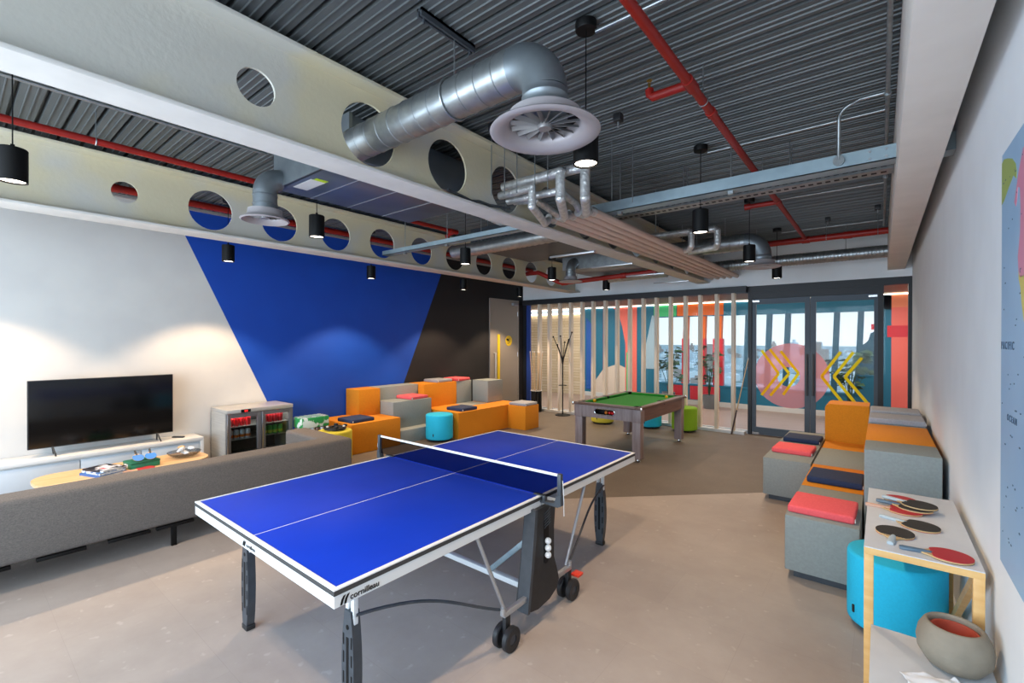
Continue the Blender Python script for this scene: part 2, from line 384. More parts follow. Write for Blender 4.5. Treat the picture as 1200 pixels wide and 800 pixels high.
def door_leaf(name, x0, x1, gx0, gx1, hx, sgn, label=None):
    d = MB(); z0, z1 = 0.012, 2.455
    d.box((x0, YB - .025, z0), (gx0, YB + .025, z1)); d.box((gx1, YB - .025, z0), (x1, YB + .025, z1))
    d.box((gx0, YB - .025, z0), (gx1, YB + .025, 0.14)); d.box((gx0, YB - .025, 2.36), (gx1, YB + .025, z1))
    o = struct(name, d, FRAMEG, smooth=False)
    MB().box((gx0, YB - .006, .14), (gx1, YB + .006, 2.36)).build('pane', GLASS, o, smooth=False)
    h = MB(); h.cyl((hx, YB - .075, .77), (hx, YB - .075, 1.48), 0.014, n=12)
    for z in (.85, 1.4): h.cyl((hx, YB - .075, z), (hx, YB - .02, z), 0.009, n=8)
    h.build('door_handle', DGREY, o)
    hg = MB(); s = x0 if sgn > 0 else x1 - .13
    hg.box((s + .01, YB - .04, 2.40), (s + .12, YB - .024, 2.43)); hg.box((s + .01, YB - .04, 0.012), (s + .12, YB - .024, 0.05)); hg.build('patch_fitting', CHROME, o)
    # film circle, clipped to this pane, with an open middle
    cx, cz, R_, ri = 0.39, 1.09, 0.565, 0.17
    f = MB(); n = 72
    def clip(x): return min(max(x, gx0), gx1)
    P = []
    for k in range(n):
        a = 2 * PI * k / n; P.append(((cx + R_ * math.cos(a), cz + R_ * math.sin(a)), (cx - .03 + ri * math.cos(a), cz - .02 + ri * math.sin(a))))
    yy = YB - .009
    for k in range(n):
        (a, b), (a2, b2) = P[k], P[(k + 1) % n]
        for t0, t1 in ((0, .25), (.25, .5), (.5, .75), (.75, 1)):
            q = [(a[0] + (b[0] - a[0]) * t0, a[1] + (b[1] - a[1]) * t0), (a2[0] + (b2[0] - a2[0]) * t0, a2[1] + (b2[1] - a2[1]) * t0), (a2[0] + (b2[0] - a2[0]) * t1, a2[1] + (b2[1] - a2[1]) * t1), (a[0] + (b[0] - a[0]) * t1, a[1] + (b[1] - a[1]) * t1)]
            if min(v[0] for v in q) >= gx1 or max(v[0] for v in q) <= gx0: continue
            q = [(clip(v[0]), v[1]) for v in q]
            f.quad(*[(v[0], yy, v[1]) for v in q])
    f.build('film_circle', FILMP, o, label='translucent pink vinyl circle', smooth=False)
    return o
d2 = door_leaf('door_2', -0.215, 0.677, -0.15, 0.6, 0.635, 1)
d3 = door_leaf('door_3', 0.683, 1.58, 0.76, 1.53, 0.725, -1)
def chevron(par, pts, wd=0.045):
    f = MB()
    for (a, b) in zip(pts, pts[1:]):
        a = Vector((a[0], 0, a[1])); b = Vector((b[0], 0, b[1])); d = (b - a).normalized(); nrm = Vector((-d.z, 0, d.x)) * wd * .5
        y = Vector((0, YB - .012, 0)); f.quad(a + nrm + y, b + nrm + y, b - nrm + y, a - nrm + y)
    f.build('film_chevron', FILMY, par, label='yellow vinyl chevron', smooth=False)
chevron(d2, [(-.06, 1.53), (.21, 1.12), (-.06, .72)]); chevron(d2, [(.07, 1.55), (.37, 1.13), (.08, .72)]); chevron(d2, [(.24, 1.52), (.51, 1.14), (.28, .75)])
chevron(d3, [(1.1, 1.52), (.84, 1.1), (1.15, .66)]); chevron(d3, [(1.27, 1.52), (1.01, 1.11), (1.32, .66)]); chevron(d3, [(1.38, 1.43), (1.16, 1.11), (1.47, .68)])

# timber fins in front of the glass
fx = [-4.87, -4.58, -4.28, -3.98, -3.68, -3.4, -3.1, -2.82, -2.53, -2.23, -1.95, -1.66, -1.37, -1.09, -0.79, -0.5]
fb = MB().box((-.028, -.06, .05), (.028, .06, 2.573), 0.003)
f0 = tag(fb.build('timber_fin', FIN, loc=(fx[0], 8.22, 0)), 'tall pale timber fin in the screen before the glass wall', 'screen fin', 'timber fins along the glass partition')
for x in fx[1:]:
    o = f0.copy(); C.objects.link(o); o.location.x = x
struct('trim_4', MB().box((-5.2, 8.14, 0), (-0.3, 8.29, 0.05)), LAMIN, smooth=False)
struct('trim_5', MB().box((-5.36, 8.15, 2.573), (-0.28, 8.30, 2.69)), FRAMEB, smooth=False)

# grey door in the left wall
dd = MB(); dd.box((XL, 7.0, 0), (XL + .03, 7.05, 2.68)); dd.box((XL, 8.03, 0), (XL + .03, 8.08, 2.68)); dd.box((XL, 7.05, 2.63), (XL + .03, 8.03, 2.68)); dd.box((XL, 7.05, 0.01), (XL + .02, 8.03, 2.63))
d1 = struct('door_1', dd, DOORG, smooth=False)
h = MB(); h.box((XL + .02, 7.27, 0.6), (XL + .045, 7.34, 1.84)); h.build('yellow_edge_strip', YELLOW, d1, label='yellow vertical strip')
h = MB(); h.tube([(XL + .02, 7.15, .80), (XL + .08, 7.15, .80), (XL + .08, 7.15, 1.41), (XL + .02, 7.15, 1.41)], .013); h.build('door_handle', SSTEEL, d1)
h = MB(); h.cyl((XL + .02, 7.69, 1.69), (XL + .025, 7.69, 1.69), .125, n=32); sg = h.build('door_sign', YELLOW, d1, label='round yellow sign')
h = MB(); h.box((XL + .025, 7.64, 1.67), (XL + .028, 7.685, 1.74)); h.box((XL + .025, 7.60, 1.70), (XL + .028, 7.635, 1.74)); h.box((XL + .025, 7.715, 1.64), (XL + .028, 7.73, 1.75)); h.box((XL + .025, 7.64, 1.625), (XL + .028, 7.70, 1.64)); h.build('sign_symbol', BLACK, sg)
h = MB(); h.box((XL + .02, 7.80, 2.55), (XL + .08, 8.0, 2.61), .005); h.build('door_closer', SILVER, d1)
h = MB()
for z in (.35, 1.3, 2.3): h.cyl((XL + .03, 8.035, z), (XL + .03, 8.035, z + .1), .012, n=8)
h.build('hinge', SILVER, d1)

# ------------------------------------------------------------------ corridor beyond the glass
YW = 11.6; cx0, cx1 = -8.2, 3.6
struct('floor_corridor', MB().box((cx0, YB + .06, -.12), (cx1, YW + .3, 0.0)), CORRF, smooth=False)
struct('ceiling_corridor', MB().box((cx0, YB + .1, 2.71), (cx1, YW + .3, 2.9)), mat('corridor ceiling timber', '8f7765', 0.6, col2='7d6758', scale=3, stretch=(.4, 8, 1)), smooth=False)
TEAL = mat('teal wall paint', '116a88', 0.55); TEALD = mat('teal wall paint dark', '0f4e68', 0.55)
mw = MB(); mw.box((-5.6, YW, 0), (-3.3, YW + .2, 2.78)); mw.box((-3.3, YW, 2.36), (2.1, YW + .2, 2.78)); mw.box((-3.3, YW, 0.12), (1.25, YW + .2, 0.52)); mw.box((1.25, YW, 0.12), (cx1, YW + .2, 0.95)); mw.box((1.62, YW, .95), (cx1, YW + .2, 2.78))
wcor = struct('wall_corridor', mw, TEAL, smooth=False)
struct('wall_corridor_end', MB().box((cx1, YB, 0), (cx1 + .1, YW + .2, 2.9)), mat('coral wall paint', 'ee5a44', 0.6), smooth=False)
struct('wall_corridor_left', MB().box((cx0 - .1, YB, 0), (cx0, YW + .2, 2.9)), W_WHITE, smooth=False)
BRICK = mat('whitewashed brick', 'd8c3a4', 0.8)
n = BRICK.node_tree.nodes; l = BRICK.node_tree.links; bt = n.new('ShaderNodeTexBrick'); tcx = n.new('ShaderNodeTexCoord'); mpx = n.new('ShaderNodeMapping'); mpx.inputs['Rotation'].default_value = (PI / 2, 0, 0)
l.new(tcx.outputs['Object'], mpx.inputs[0]); l.new(mpx.outputs[0], bt.inputs['Vector']); bt.inputs['Scale'].default_value = 1; bt.inputs['Brick Width'].default_value = .6; bt.inputs['Row Height'].default_value = .085; bt.inputs['Mortar Size'].default_value = .006
bt.inputs['Color1'].default_value = lin('dcc8aa'); bt.inputs['Color2'].default_value = lin('d0b996'); bt.inputs['Mortar'].default_value = lin('b49a78'); l.new(bt.outputs['Color'], n['Principled BSDF'].inputs['Base Color'])
struct('wall_corridor_brick', MB().box((cx0, YW, 0), (-5.6, YW + .2, 2.55)), BRICK, smooth=False)
struct('baseboard_corridor', MB().box((-5.6, YW - .03, 0), (cx1, YW + .2, .12)), W_WHITE, smooth=False)
tag(MB().box((cx0 + .1, YW - .05, 2.672), (cx1 - .1, YW - .014, 2.692)).build('strip_light', mat('strip light', 'ffffff', emit=('fff4e2', 6.0)), smooth=False), 'long white strip light at the top of the corridor wall', 'light')
tag(MB().box((cx0 + .1, YW - .09, 2.53), (-5.62, YW - .015, 2.56)).build('strip_light', MATS['strip light'], smooth=False), 'strip light glowing above the pale brick corridor wall', 'light')
# window mullions of the corridor's outer wall
def mull(x, wd, mt, lean=0.0, z0=.52, z1=2.36):
    mb = MB()
    mb.prism([(x - wd / 2 - lean, z0), (x + wd / 2 - lean, z0), (x + wd / 2 + lean, z1), (x - wd / 2 + lean, z1)], YW + (.01 if z1 > 2 else .004), YW + .17, 'y')
    return mb.build('mullion', mt, w4, smooth=False)
wb = MB(); wb.box((-3.3, YW - .02, .50), (1.25, YW + .2, .54)); wb.box((1.25, YW - .02, .93), (1.62, YW + .2, .97)); wb.box((-3.3, YW - .01, 2.34), (1.62, YW + .19, 2.37))
w4 = struct('window_4', wb, TEAL, smooth=False)
OR2 = mat('orange wall paint', 'ea6a1c', 0.55); RD2 = mat('red wall paint', 'd32c3c', 0.55); GR2 = mat('mint wall paint', '3fc47c', 0.55)
for x in (-2.5, -2.05, -1.66): mull(x, .15 if x < -2 else .24, RD2, .0, .52, 1.75)
for x, wd, mt in ((-2.5, .12, OR2), (-2.05, .12, OR2), (-1.66, .14, OR2), (-.98, .13, TEALD), (-.52, .11, TEALD), (-.13, .11, TEALD), (.36, .11, TEALD), (.82, .11, TEALD), (1.25, .11, TEALD)):
    mull(x, wd, mt, 0.03)
MB().box((-3.3, YW + .08, .54), (1.62, YW + .09, 2.34)).build('pane', glassmat('window glass', 'fafcfc', 0.006), w4, smooth=False)
# painted shapes on the corridor wall
def patch(mt, poly, lab, t=0.012):
    o = MB().prism(poly, YW - t, YW + .002, 'y').build('painted_patch', mt, wcor, smooth=False); return o
CO = mat('salmon wall paint', 'ec6e60', 0.55); BL2 = mat('bright blue wall paint', '1a55a8', 0.55); PB = mat('pale blue wall paint', '9ab4c4', 0.6); WH2 = mat('cream wall paint', 'd9c6b4', 0.6)
patch(BL2, [(-5.5, .2), (-5.25, .2), (-5.25, 2.1), (-5.5, 2.4)], 'a')
patch(RD2, [(-4.92, .5), (-4.84, .5), (-4.84, 2.68), (-4.92, 2.68)], 'b')
patch(WH2, [(-5.3, .12), (-5.2, .45), (-4.9, .85), (-4.45, 1.0), (-4.2, .9), (-4.2, .12)], 'c')
patch(CO, [(-4.2, .12), (-3.85, .12), (-3.85, 2.7), (-4.62, 2.7), (-4.42, 2.5), (-4.3, 2.1), (-4.2, 1.6)], 'd')
patch(GR2, [(-4.16, .2), (-4.0, .2), (-4.0, 1.35), (-4.16, 1.35)], 'e', .02)
patch(PB, [(-3.72, .9), (-3.3, .9), (-3.3, 2.4), (-3.4, 2.4)], 'f')
patch(GR2, [(-3.35, 2.36), (-2.72, 2.36), (-2.72, 2.7), (-3.35, 2.7)], 'g')
patch(OR2, [(-2.7, 2.36), (-1.52, 2.36), (-1.52, 2.7), (-2.7, 2.7)], 'h')
patch(RD2, [(-2.95, .14), (-2.55, .14), (-2.55, .52), (-2.95, .52)], 'i')
patch(RD2, [(-2.35, .14), (-1.6, .14), (-1.6, .52), (-2.35, .52)], 'j')
patch(CO, [(1.79, .14), (3.4, .14), (3.4, 2.7), (1.79, 2.7)], 'k')
patch(RD2, [(1.72, 1.78), (2.6, 1.78), (2.6, 2.02), (1.72, 2.02)], 'l', .02)
patch(mat('peach wall paint', 'ef8a5e', 0.55), [(1.79, 2.4), (2.2, 2.4), (3.4, 2.3), (3.4, 2.72), (1.79, 2.72)], 'm', .02)
MB().prism([(1.22, .97), (1.62, .97), (1.62, 1.92), (1.54, 1.93), (1.44, 1.86), (1.40, 1.70), (1.28, 1.58), (1.24, 1.3)], YW + .06, YW + .075, 'y').build('film_shape', TEALD, w4, smooth=False)
MB().prism([(1.45, 1.94), (1.62, 1.94), (1.62, 2.06), (1.45, 2.06)], YW + .06, YW + .075, 'y').build('film_shape', RD2, w4, smooth=False)

# city seen through the far windows; distance haze is put into its pale colours
struct('city_ground', MB().box((-2600, 60, -56), (1400, 5200, -55)), mat('city ground hazed', '8d968c', 0.9, col2='ccd0d0', scale=0.035, detail=6, lo=.42, hi=.58), smooth=False)
BM = [mat('city render hazed', 'f6f6f4', .9), mat('city brick hazed', 'b8a498', .9), mat('city concrete hazed', 'dfe3e6', .9)]
proto = []
for i in range(3):
    mb = MB(); mb.box((-.5, -.5, 0), (.5, .5, 1))
    if i == 0: mb.prism([(-.5, 1), (.5, 1), (0, 1.3)], -.5, .5, 'y')
    elif i == 1: mb.box((-.3, -.3, 1), (.2, .2, 1.25))
    else: mb.box((-.45, -.45, 1), (.45, .45, 1.06)); mb.box((-.1, -.1, 1.06), (.25, .25, 1.3))
    proto.append(mb)
LAB = ['distant pale rendered house with pitched roof in the city', 'distant brick coloured block with stair tower in the city', 'distant grey concrete block with rooftop plant in the city']
pobj = [None] * 3; placed = []
for k in range(240):
    D = random.uniform(520, 1000) if k < 90 else random.uniform(900, 2600); a = math.radians(random.uniform(-31, 4)); i = random.choice((0, 0, 1, 1, 2))
    x, y = D * math.sin(a), D * math.cos(a)
    if any((x - q[0]) ** 2 + (y - q[1]) ** 2 < 36 ** 2 for q in placed): continue
    placed.append((x, y)); s = (random.uniform(12, 30), random.uniform(10, 20), random.uniform(8, 16) if random.random() < .85 else random.uniform(25, 48))
    if i == 0: s = (s[0] * .8, s[1] * .8, random.uniform(7, 10))
    if pobj[i] is None:
        o = proto[i].build('city_building', BM[i], smooth=False); pobj[i] = o; tag(o, LAB[i], 'building', ['pale city houses', 'brick city blocks', 'concrete city blocks'][i])
    else:
        o = pobj[i].copy(); C.objects.link(o)
    o.location = (x, y, -55); o.scale = s; o.rotation_euler.z = random.uniform(-.6, .6)
for mb in proto:
    try: mb.bm.free()
    except Exception: pass

# ------------------------------------------------------------------ table tennis table (origin: near right corner on the floor)
tt = thing('table_tennis_table', 'blue table tennis table on wheels in the middle of the floor', 'table tennis table', (0, 0, 0))
TW, TL, TH = 1.525, 2.74, 0.76
for (y0, y1, yn) in ((0.004, 1.367, 0), (1.373, 2.736, 1)):
    tp = MB().box((-TW + .004, y0, TH - .022), (-.004, y1, TH), .002).build('tabletop', TBLUE, tt)
    ln = MB(); zt, zb = TH + .0012, TH - .004
    ya, yb = (y0, TL - .02) if yn else (.02, y1); ln.box((-TW, ya, zb), (-TW + .02, yb, zt)); ln.box((-.02, ya, zb), (0, yb, zt))
    if yn: ln.box((-TW, TL - .02, zb), (0, TL, zt))
    else: ln.box((-TW, 0, zb), (0, .02, zt))
    ln.box((-TW / 2 - .0022, y0, TH - .002), (-TW / 2 + .0022, y1, TH + .0009))
    ln.build('boundary_line', TWHITE, tp, label='white boundary and centre lines', smooth=False)
    ed = MB(); q0, q1 = (0, 1.366) if not yn else (1.374, TL)
    qa, qb = (q0, TL - .01) if yn else (.01, q1); ed.box((-TW, qa, TH - .024), (-TW + .01, qb, TH - .004)); ed.box((-.01, qa, TH - .024), (0, qb, TH - .004))
    if yn: ed.box((-TW, TL - .01, TH - .024), (0, TL, TH - .004))
    else: ed.box((-TW, 0, TH - .024), (0, .01, TH - .004))
    ed.build('edge_band', TDARK, tp, label='dark grey edge band', smooth=False)
    ap = MB(); b0, b1 = TH - .072, TH - .024
    qa, qb = (q0 + .002, TL - .03) if yn else (.03, q1 - .002); ap.box((-TW + .002, qa, b0), (-TW + .03, qb, b1)); ap.box((-.03, qa, b0), (-.002, qb, b1))
    yy = TL - .03 if yn else .002
    ap.box((-TW + .002, yy, b0), (-.002, yy + .028, b1)); yy = 1.38 if yn else 1.335
    ap.box((-TW + .03, yy, b0), (-.03, yy + .02, b1)); ap.box((-TW / 2 - .02, q0 + .03, b0), (-TW / 2 + .02, q1 - .03, b1))
    ap.build('apron', APRON, tt, label='white steel apron')
def text(s_, size, loc, rot, mt, parent, depth=0.0006, name='lettering', shear=0.0, sp=1.0, align='LEFT', bold=0.0):
    cu = bpy.data.curves.new(name, 'FONT'); cu.body = s_; cu.size = size; cu.extrude = depth; cu.shear = shear; cu.space_character = sp; cu.offset = bold; cu.align_x = align
    o = bpy.data.objects.new(name, cu); C.objects.link(o); o.location = loc; o.rotation_euler = rot; cu.materials.append(mt)
    bpy.context.view_layer.update()
    me = bpy.data.meshes.new_from_object(o.evaluated_get(bpy.context.evaluated_depsgraph_get())); me.name = name
    o2 = bpy.data.objects.new(name, me); C.objects.link(o2); o2.location = loc; o2.rotation_euler = rot
    if not me.materials: me.materials.append(mt)
    bpy.data.objects.remove(o); bpy.data.curves.remove(cu)
    o2.name = name
    if parent: o2.parent = parent
    return o2
# brand lettering as it stands on the side and end aprons
text('cornilleau', .034, (.0005, .068, TH - .0625), (PI / 2, 0, PI / 2), BLACK, tt, sp=1.0, bold=.0004)
lg = MB()
for k in range(2): lg.prism([(.026 + .017 * k, TH - .068), (.034 + .017 * k, TH - .068), (.039 + .017 * k, TH - .052), (.049 + .017 * k, TH - .034), (.040 + .017 * k, TH - .036), (.031 + .017 * k, TH - .049)], -.001, .0012, 'x')
lg.build('logo_mark', BLACK, tt, smooth=False)
text('cornilleau', .026, (-.80, -.0005, TH - .058), (PI / 2, 0, 0), BLACK, tt)
lg = MB()
for k in range(2): lg.prism([(-.842 + .015 * k, TH - .062), (-.834 + .015 * k, TH - .062), (-.828 + .015 * k, TH - .05), (-.822 + .015 * k, TH - .036), (-.830 + .015 * k, TH - .037), (-.838 + .015 * k, TH - .046)], -.001, .003, 'y')
lg.build('logo_mark', BLACK, tt, smooth=False)
# net, tape and posts
yn = 1.37
nm = MB(); nm.box((-TW - .11, yn - .0015, TH + .006), (.11, yn + .0015, TH + .142)); nt_ = nm.build('net', NETM, tt, label='dark see-through net', smooth=False)
MB().box((-TW - .115, yn - .005, TH + .139), (.115, yn + .005, TH + .1545), .002).build('net_tape', TWHITE, nt_, label='white top tape')
for s, x in ((1, .0), (-1, -TW)):
    pm = MB(); pm.box((x + s * .118, yn - .013, TH + .02), (x + s * .145, yn + .013, TH + .157), .004)
    pm.prism([(x + s * .118, TH + .03), (x + s * .145, TH + .03), (x + s * .148, TH - .03), (x + s * .125, TH - .042), (x - s * .03, TH - .034), (x - s * .03, TH - .028), (x + s * .10, TH - .02)], yn - .018, yn + .018, 'y')
    pm.box((x - s * .055, yn - .016, TH + .0015), (x + s * .02, yn + .016, TH + .007), .002)
    pm.box((x + s * .012, yn - .016, TH - .03), (x + s * .03, yn + .016, TH + .007), .002)
    po = pm.build('net_post', DGREY, tt)
    cd = MB(); cd.tube([(x + s * .15, yn, TH + .12), (x + s * .158, yn - .004, TH + .06), (x + s * .153, yn + .008, TH), (x + s * .157, yn + .004, TH - .09)], .0018, 6); cd.build('net_cord', TWHITE, po)
# undercarriage on both sides
for s, x in ((1, 0.0), (-1, -TW)):
    pn = MB(); pn.prism([(1.285, .70), (1.485, .70), (1.468, .55), (1.468, .36), (1.50, .28), (1.525, .20), (1.50, .15), (1.42, .115), (1.30, .105), (1.225, .12), (1.205, .16), (1.25, .40), (1.275, .58)], x - s * .07, x + s * .025, 'x')
    po = pn.build('side_panel', BLACKP, tt, label='black moulded upright panel', ang=.5)
    fr_ = MB(); fr_.prism([(1.262, .705), (1.285, .705), (1.275, .55), (1.252, .40), (1.222, .20), (1.212, .12), (1.19, .12), (1.198, .20), (1.228, .40), (1.25, .58)], x - s * .05, x + s * .03, 'x'); fr_.build('panel_edge', DGREY, po, label='grey edge moulding')
    sw = MB()
    for k in range(6):
        z = .665 - k * .017; sw.tube([(x + s * .026, 1.36, z - .012), (x + s * .028, 1.375, z - .002), (x + s * .028, 1.40, z + .004), (x + s * .026, 1.425, z + .014)], .0035, 6)
    sw.build('embossed_wave', DGREY, po)
    sl = MB(); sl.prism([(1.355 + .026 + .026 * math.cos(a), (.60 if math.sin(a) >= 0 else .375) + .026 * math.sin(a)) for a in [2 * PI * k / 20 for k in range(20)]], x + s * .0245, x + s * .027, 'x'); sl.build('ball_slot', BLACK, po)
    bf = MB()
    bf.box((x - .014, 1.0, .185), (x + .014, 1.70, .215), .004)
    bf.tube([(x, 1.0, .2), (x, 1.0, .24)], .016, 10); bf.tube([(x, 1.69, .2), (x, 1.69, .24)], .016, 10); bf.build('base_rail', SILVER, tt, label='silver base rail')
    for (ya, yb) in ((.80, 1.015), (1.94, 1.65)): MB().tube([(x - s * .02, ya, TH - .05), (x - s * .005, yb, .225)], .0105, 10).build('strut', SILVER, tt, label='silver diagonal strut')
    for wy in (1.03, 1.675):
        wm = MB(); hb = MB()
        for dx in (-.034, .034):
            wm.lathe([(.028, -.016), (.06, -.018), (.067, -.012), (.067, .012), (.06, .018), (.028, .016)], 28, (x + dx, wy, .067), (1, 0, 0), closed=True)
            hb.lathe([(0, -.012), (.03, -.010), (.03, .010), (0, .012)], 20, (x + dx, wy, .067), (1, 0, 0))
            for q in range(5):
                a = 2 * PI * q / 5; hb.tube([(x + dx, wy, .067), (x + dx, wy + .04 * math.cos(a), .067 + .04 * math.sin(a))], .006, 6)
        wo = wm.build('wheel', BLACKP, tt, label='black twin wheel'); hb.build('hub', DGREY, wo)
        fk = MB(); fk.box((x - .013, wy - .022, .05), (x + .013, wy + .022, .19), .004); fk.cyl((x - .045, wy, .067), (x + .045, wy, .067), .007, n=8); fk.build('wheel_fork', BLACKP, wo)
        if wy > 1.5: MB().box((x - s * .01, wy + .05, .125), (x + s * .05, wy + .115, .142), .004).build('brake_lever', mat('orange red plastic', 'e8432a', .4), wo, label='orange red brake lever')
    for ly, y2 in ((.21, 1.0), (2.53, 1.7)):
        lx = x - s * .215
        lm = MB(); n = 22; prof = []
        for k in range(n + 1):
            t = k / n; z = .012 + .505 * t; hw = .047 * (math.sin(PI * (0.10 + 0.80 * t)) ** .45) * (.86 + .14 * math.sin(PI * t)); prof.append((hw, z))
        outer = [(hw, z) for hw, z in prof] + [(-hw, z) for hw, z in reversed(prof)]
        lm.prism([(lx + a, z) for a, z in outer], ly - .022, ly + .022, 'y')
        lo = lm.build('leg', DGREY, tt, label='dark grey moulded leg', ang=.5)
        tb = MB()
        for dx in (-.021, .021): tb.box((lx + dx - .012, ly - .012, .44), (lx + dx + .012, ly + .012, TH - .03), .003)
        tb.build('leg_tube', APRON, lo, label='white twin tubes')
        sm = MB()
        for sd in (-1, 1):
            yy = ly + sd * .0225
            sm.box((lx - .009, yy - .001, .13), (lx + .009, yy + .001, .40))
            for dx in (-.031, .031):
                for z in (.10, .19, .28, .36): sm.box((lx + dx - .004, yy - .001, z), (lx + dx + .004, yy + .001, z + .05))
            sm.lathe([(0, -.001), (.011, -.001), (.011, .001), (0, .001)], 12, (lx, yy, .445), (0, 1, 0))
        sm.build('leg_slots', BLACK, lo, smooth=False)
        ft = MB(); ft.box((lx - .035, ly - .026, 0), (lx + .035, ly + .026, .03), .006); ft.build('foot', BLACKP, lo)
        rd = MB(); sgn = 1 if y2 > ly else -1
        pa, pb_, pc, pd = Vector((lx + s * .03, ly, .50)), Vector((lx + s * .10, ly + sgn * .42, .46)), Vector((x - s * .06, y2 - sgn * .30, .36)), Vector((x - s * .01, y2, .225))
        rd.tube([pa * (1 - u) ** 3 + pb_ * 3 * u * (1 - u) ** 2 + pc * 3 * u * u * (1 - u) + pd * u ** 3 for u in [q / 16 for q in range(17)]], .008, 8); rd.build('link_rod', DGREY, tt, label='dark linking rod')
cb = MB(); cb.box((-TW + .05, 1.335, .155), (-.05, 1.375, .19), .004); cb.build('cross_bar', APRON, tt, label='white cross bar near the floor')
db = MB(); db.box((-TW / 2 - .45, 1.40, .09), (-.2, 1.44, .12)); db = None
for s in (1, -1):
    xa = -.40 if s > 0 else -TW + .40; xb = -.04 if s > 0 else -TW + .04
    d_ = MB(); a = Vector((xa, 1.345, .19)); b = Vector((xb, 1.345, .52)); L = (b - a).length
    M_ = Matrix.Translation((a + b) / 2) @ (b - a).to_track_quat('X', 'Z').to_matrix().to_4x4()
    d_.box((-L / 2, -.012, -.016), (L / 2, .012, .016), .002, M=M_)
    for k in range(5): d_.box((-L / 2 + .06 + k * .085, -.0135, -.012), (-L / 2 + .068 + k * .085, .0135, .012), M=M_)
    d_.build('notched_brace', ZINC, tt, label='galvanised notched brace')
for k in range(3):
    b = MB().sph((.04, 1.381, .385 + .0425 * k + .02), .02).build('table_tennis_ball', TWHITE, off=(.04, 1.381, .385 + .0425 * k), loc=(.04, 1.381, .385 + .0425 * k))
    tag(b, ['lowest', 'middle', 'topmost'][k] + ' white ball in the holder slot of the table tennis table', 'ball', 'white balls in the table side holder')

# ------------------------------------------------------------------ modular seating
def block(lab, a, b, mt, bev=.008, plinth=False, name='seating_block'):
    base = ((a[0] + b[0]) / 2, (a[1] + b[1]) / 2, a[2])
    if plinth:
        t = thing(name, lab, 'seating block', base)
        MB().box((a[0], a[1], .055), b, bev).build('body', mt, t, off=base)
        mb = MB(); x0, y0 = a[0], a[1]
        mb.prism([(a[0] + .05, a[1] + .05), (b[0] - .03, a[1] + .05), (b[0] - .03, b[1] - .03), (a[0] + .05, b[1] - .03)], 0, .056); mb.build('plinth', DGREY, t, off=base, label='dark recessed plinth')
        return t
    return solo(name, MB().box(a, b, bev), mt, lab, 'seating block', base)
block('low orange block nearest the fridge under the navy cushion', (-5.40, 2.87, 0), (-4.48, 3.755, .45), ORANGE)
block('tall orange block stacked on the low orange block by the blue wall', (-5.41, 3.34, .45), (-5.03, 3.755, .89), ORANGE)
block('lowest grey step behind the left cyan pouf', (-5.40, 3.765, 0), (-4.49, 4.64, .22), GREYF)
block('mid height grey block under a coral cushion by the blue wall', (-5.10, 3.765, .22), (-4.69, 4.60, .67), GREYF)
block('long grey back block against the wall between two orange blocks', (-5.41, 3.765, .22), (-5.11, 4.64, .89), GREYF)
pm = MB().prism([(-4.05, 4.65), (-4.05, 6.41), (-4.945, 6.41), (-4.945, 5.91), (-4.5, 5.91), (-4.5, 5.40), (-4.945, 5.40), (-4.945, 4.65)], 0, .45)
solo('seating_block', pm, ORANGE, 'long low orange block with the navy cushion beside the cyan pouf', 'seating block', (-4.4, 5.5, 0), smooth=False)
block('tall orange block under the grey cushion at the black wall', (-5.41, 4.65, 0), (-4.955, 5.485, .89), ORANGE)
block('small flat grey block let into the long orange bench', (-4.94, 5.41, 0), (-4.51, 5.90, .452), GREYF)
block('tall grey block under the coral cushion at the black wall', (-5.41, 5.495, 0), (-4.955, 5.91, .89), GREYF)
block('raised grey cube nearest the grey door', (-4.945, 5.93, .45), (-4.52, 6.40, .89), GREYF)
block('orange cube with pale grey cushion at the bench end', (-4.04, 5.975, 0), (-3.61, 6.41, .45), ORANGE)
def cushion(lab, cx_, cy_, z, mt, sx_=.4, sy_=.4, rz=0.0, h=.055):
    t = thing('seat_cushion', lab, 'cushion', (cx_, cy_, z), rz)
    mb = MB().box((-sx_ / 2, -sy_ / 2, 0), (sx_ / 2, sy_ / 2, h), .016, 3); mb.build('pad', mt, t, ang=1.2)
    MB().box((sx_ / 2 - .001, -sy_ / 2 + .012, .012), (sx_ / 2 + .004, -sy_ / 2 + .03, .034)).build('tag', WHITEM, t, label='small white tag')
    return t
cushion('navy cushion on the low orange block near the fridge', -4.76, 3.12, .45, NAVY)
cushion('coral cushion on the mid height grey block by the blue wall', -4.92, 4.35, .67, PINK, rz=.05)
cushion('light grey cushion on the tall orange block at the black wall', -5.18, 5.2, .89, LGREY)
cushion('coral cushion on the tall grey block at the black wall', -5.15, 5.68, .89, PINK, sy_=.38, rz=.06)
cushion('navy cushion on the long orange bench beside the cyan pouf', -4.30, 4.98, .45, NAVY)
cushion('light grey cushion on the orange cube by the pool table', -3.825, 6.19, .45, LGREY)
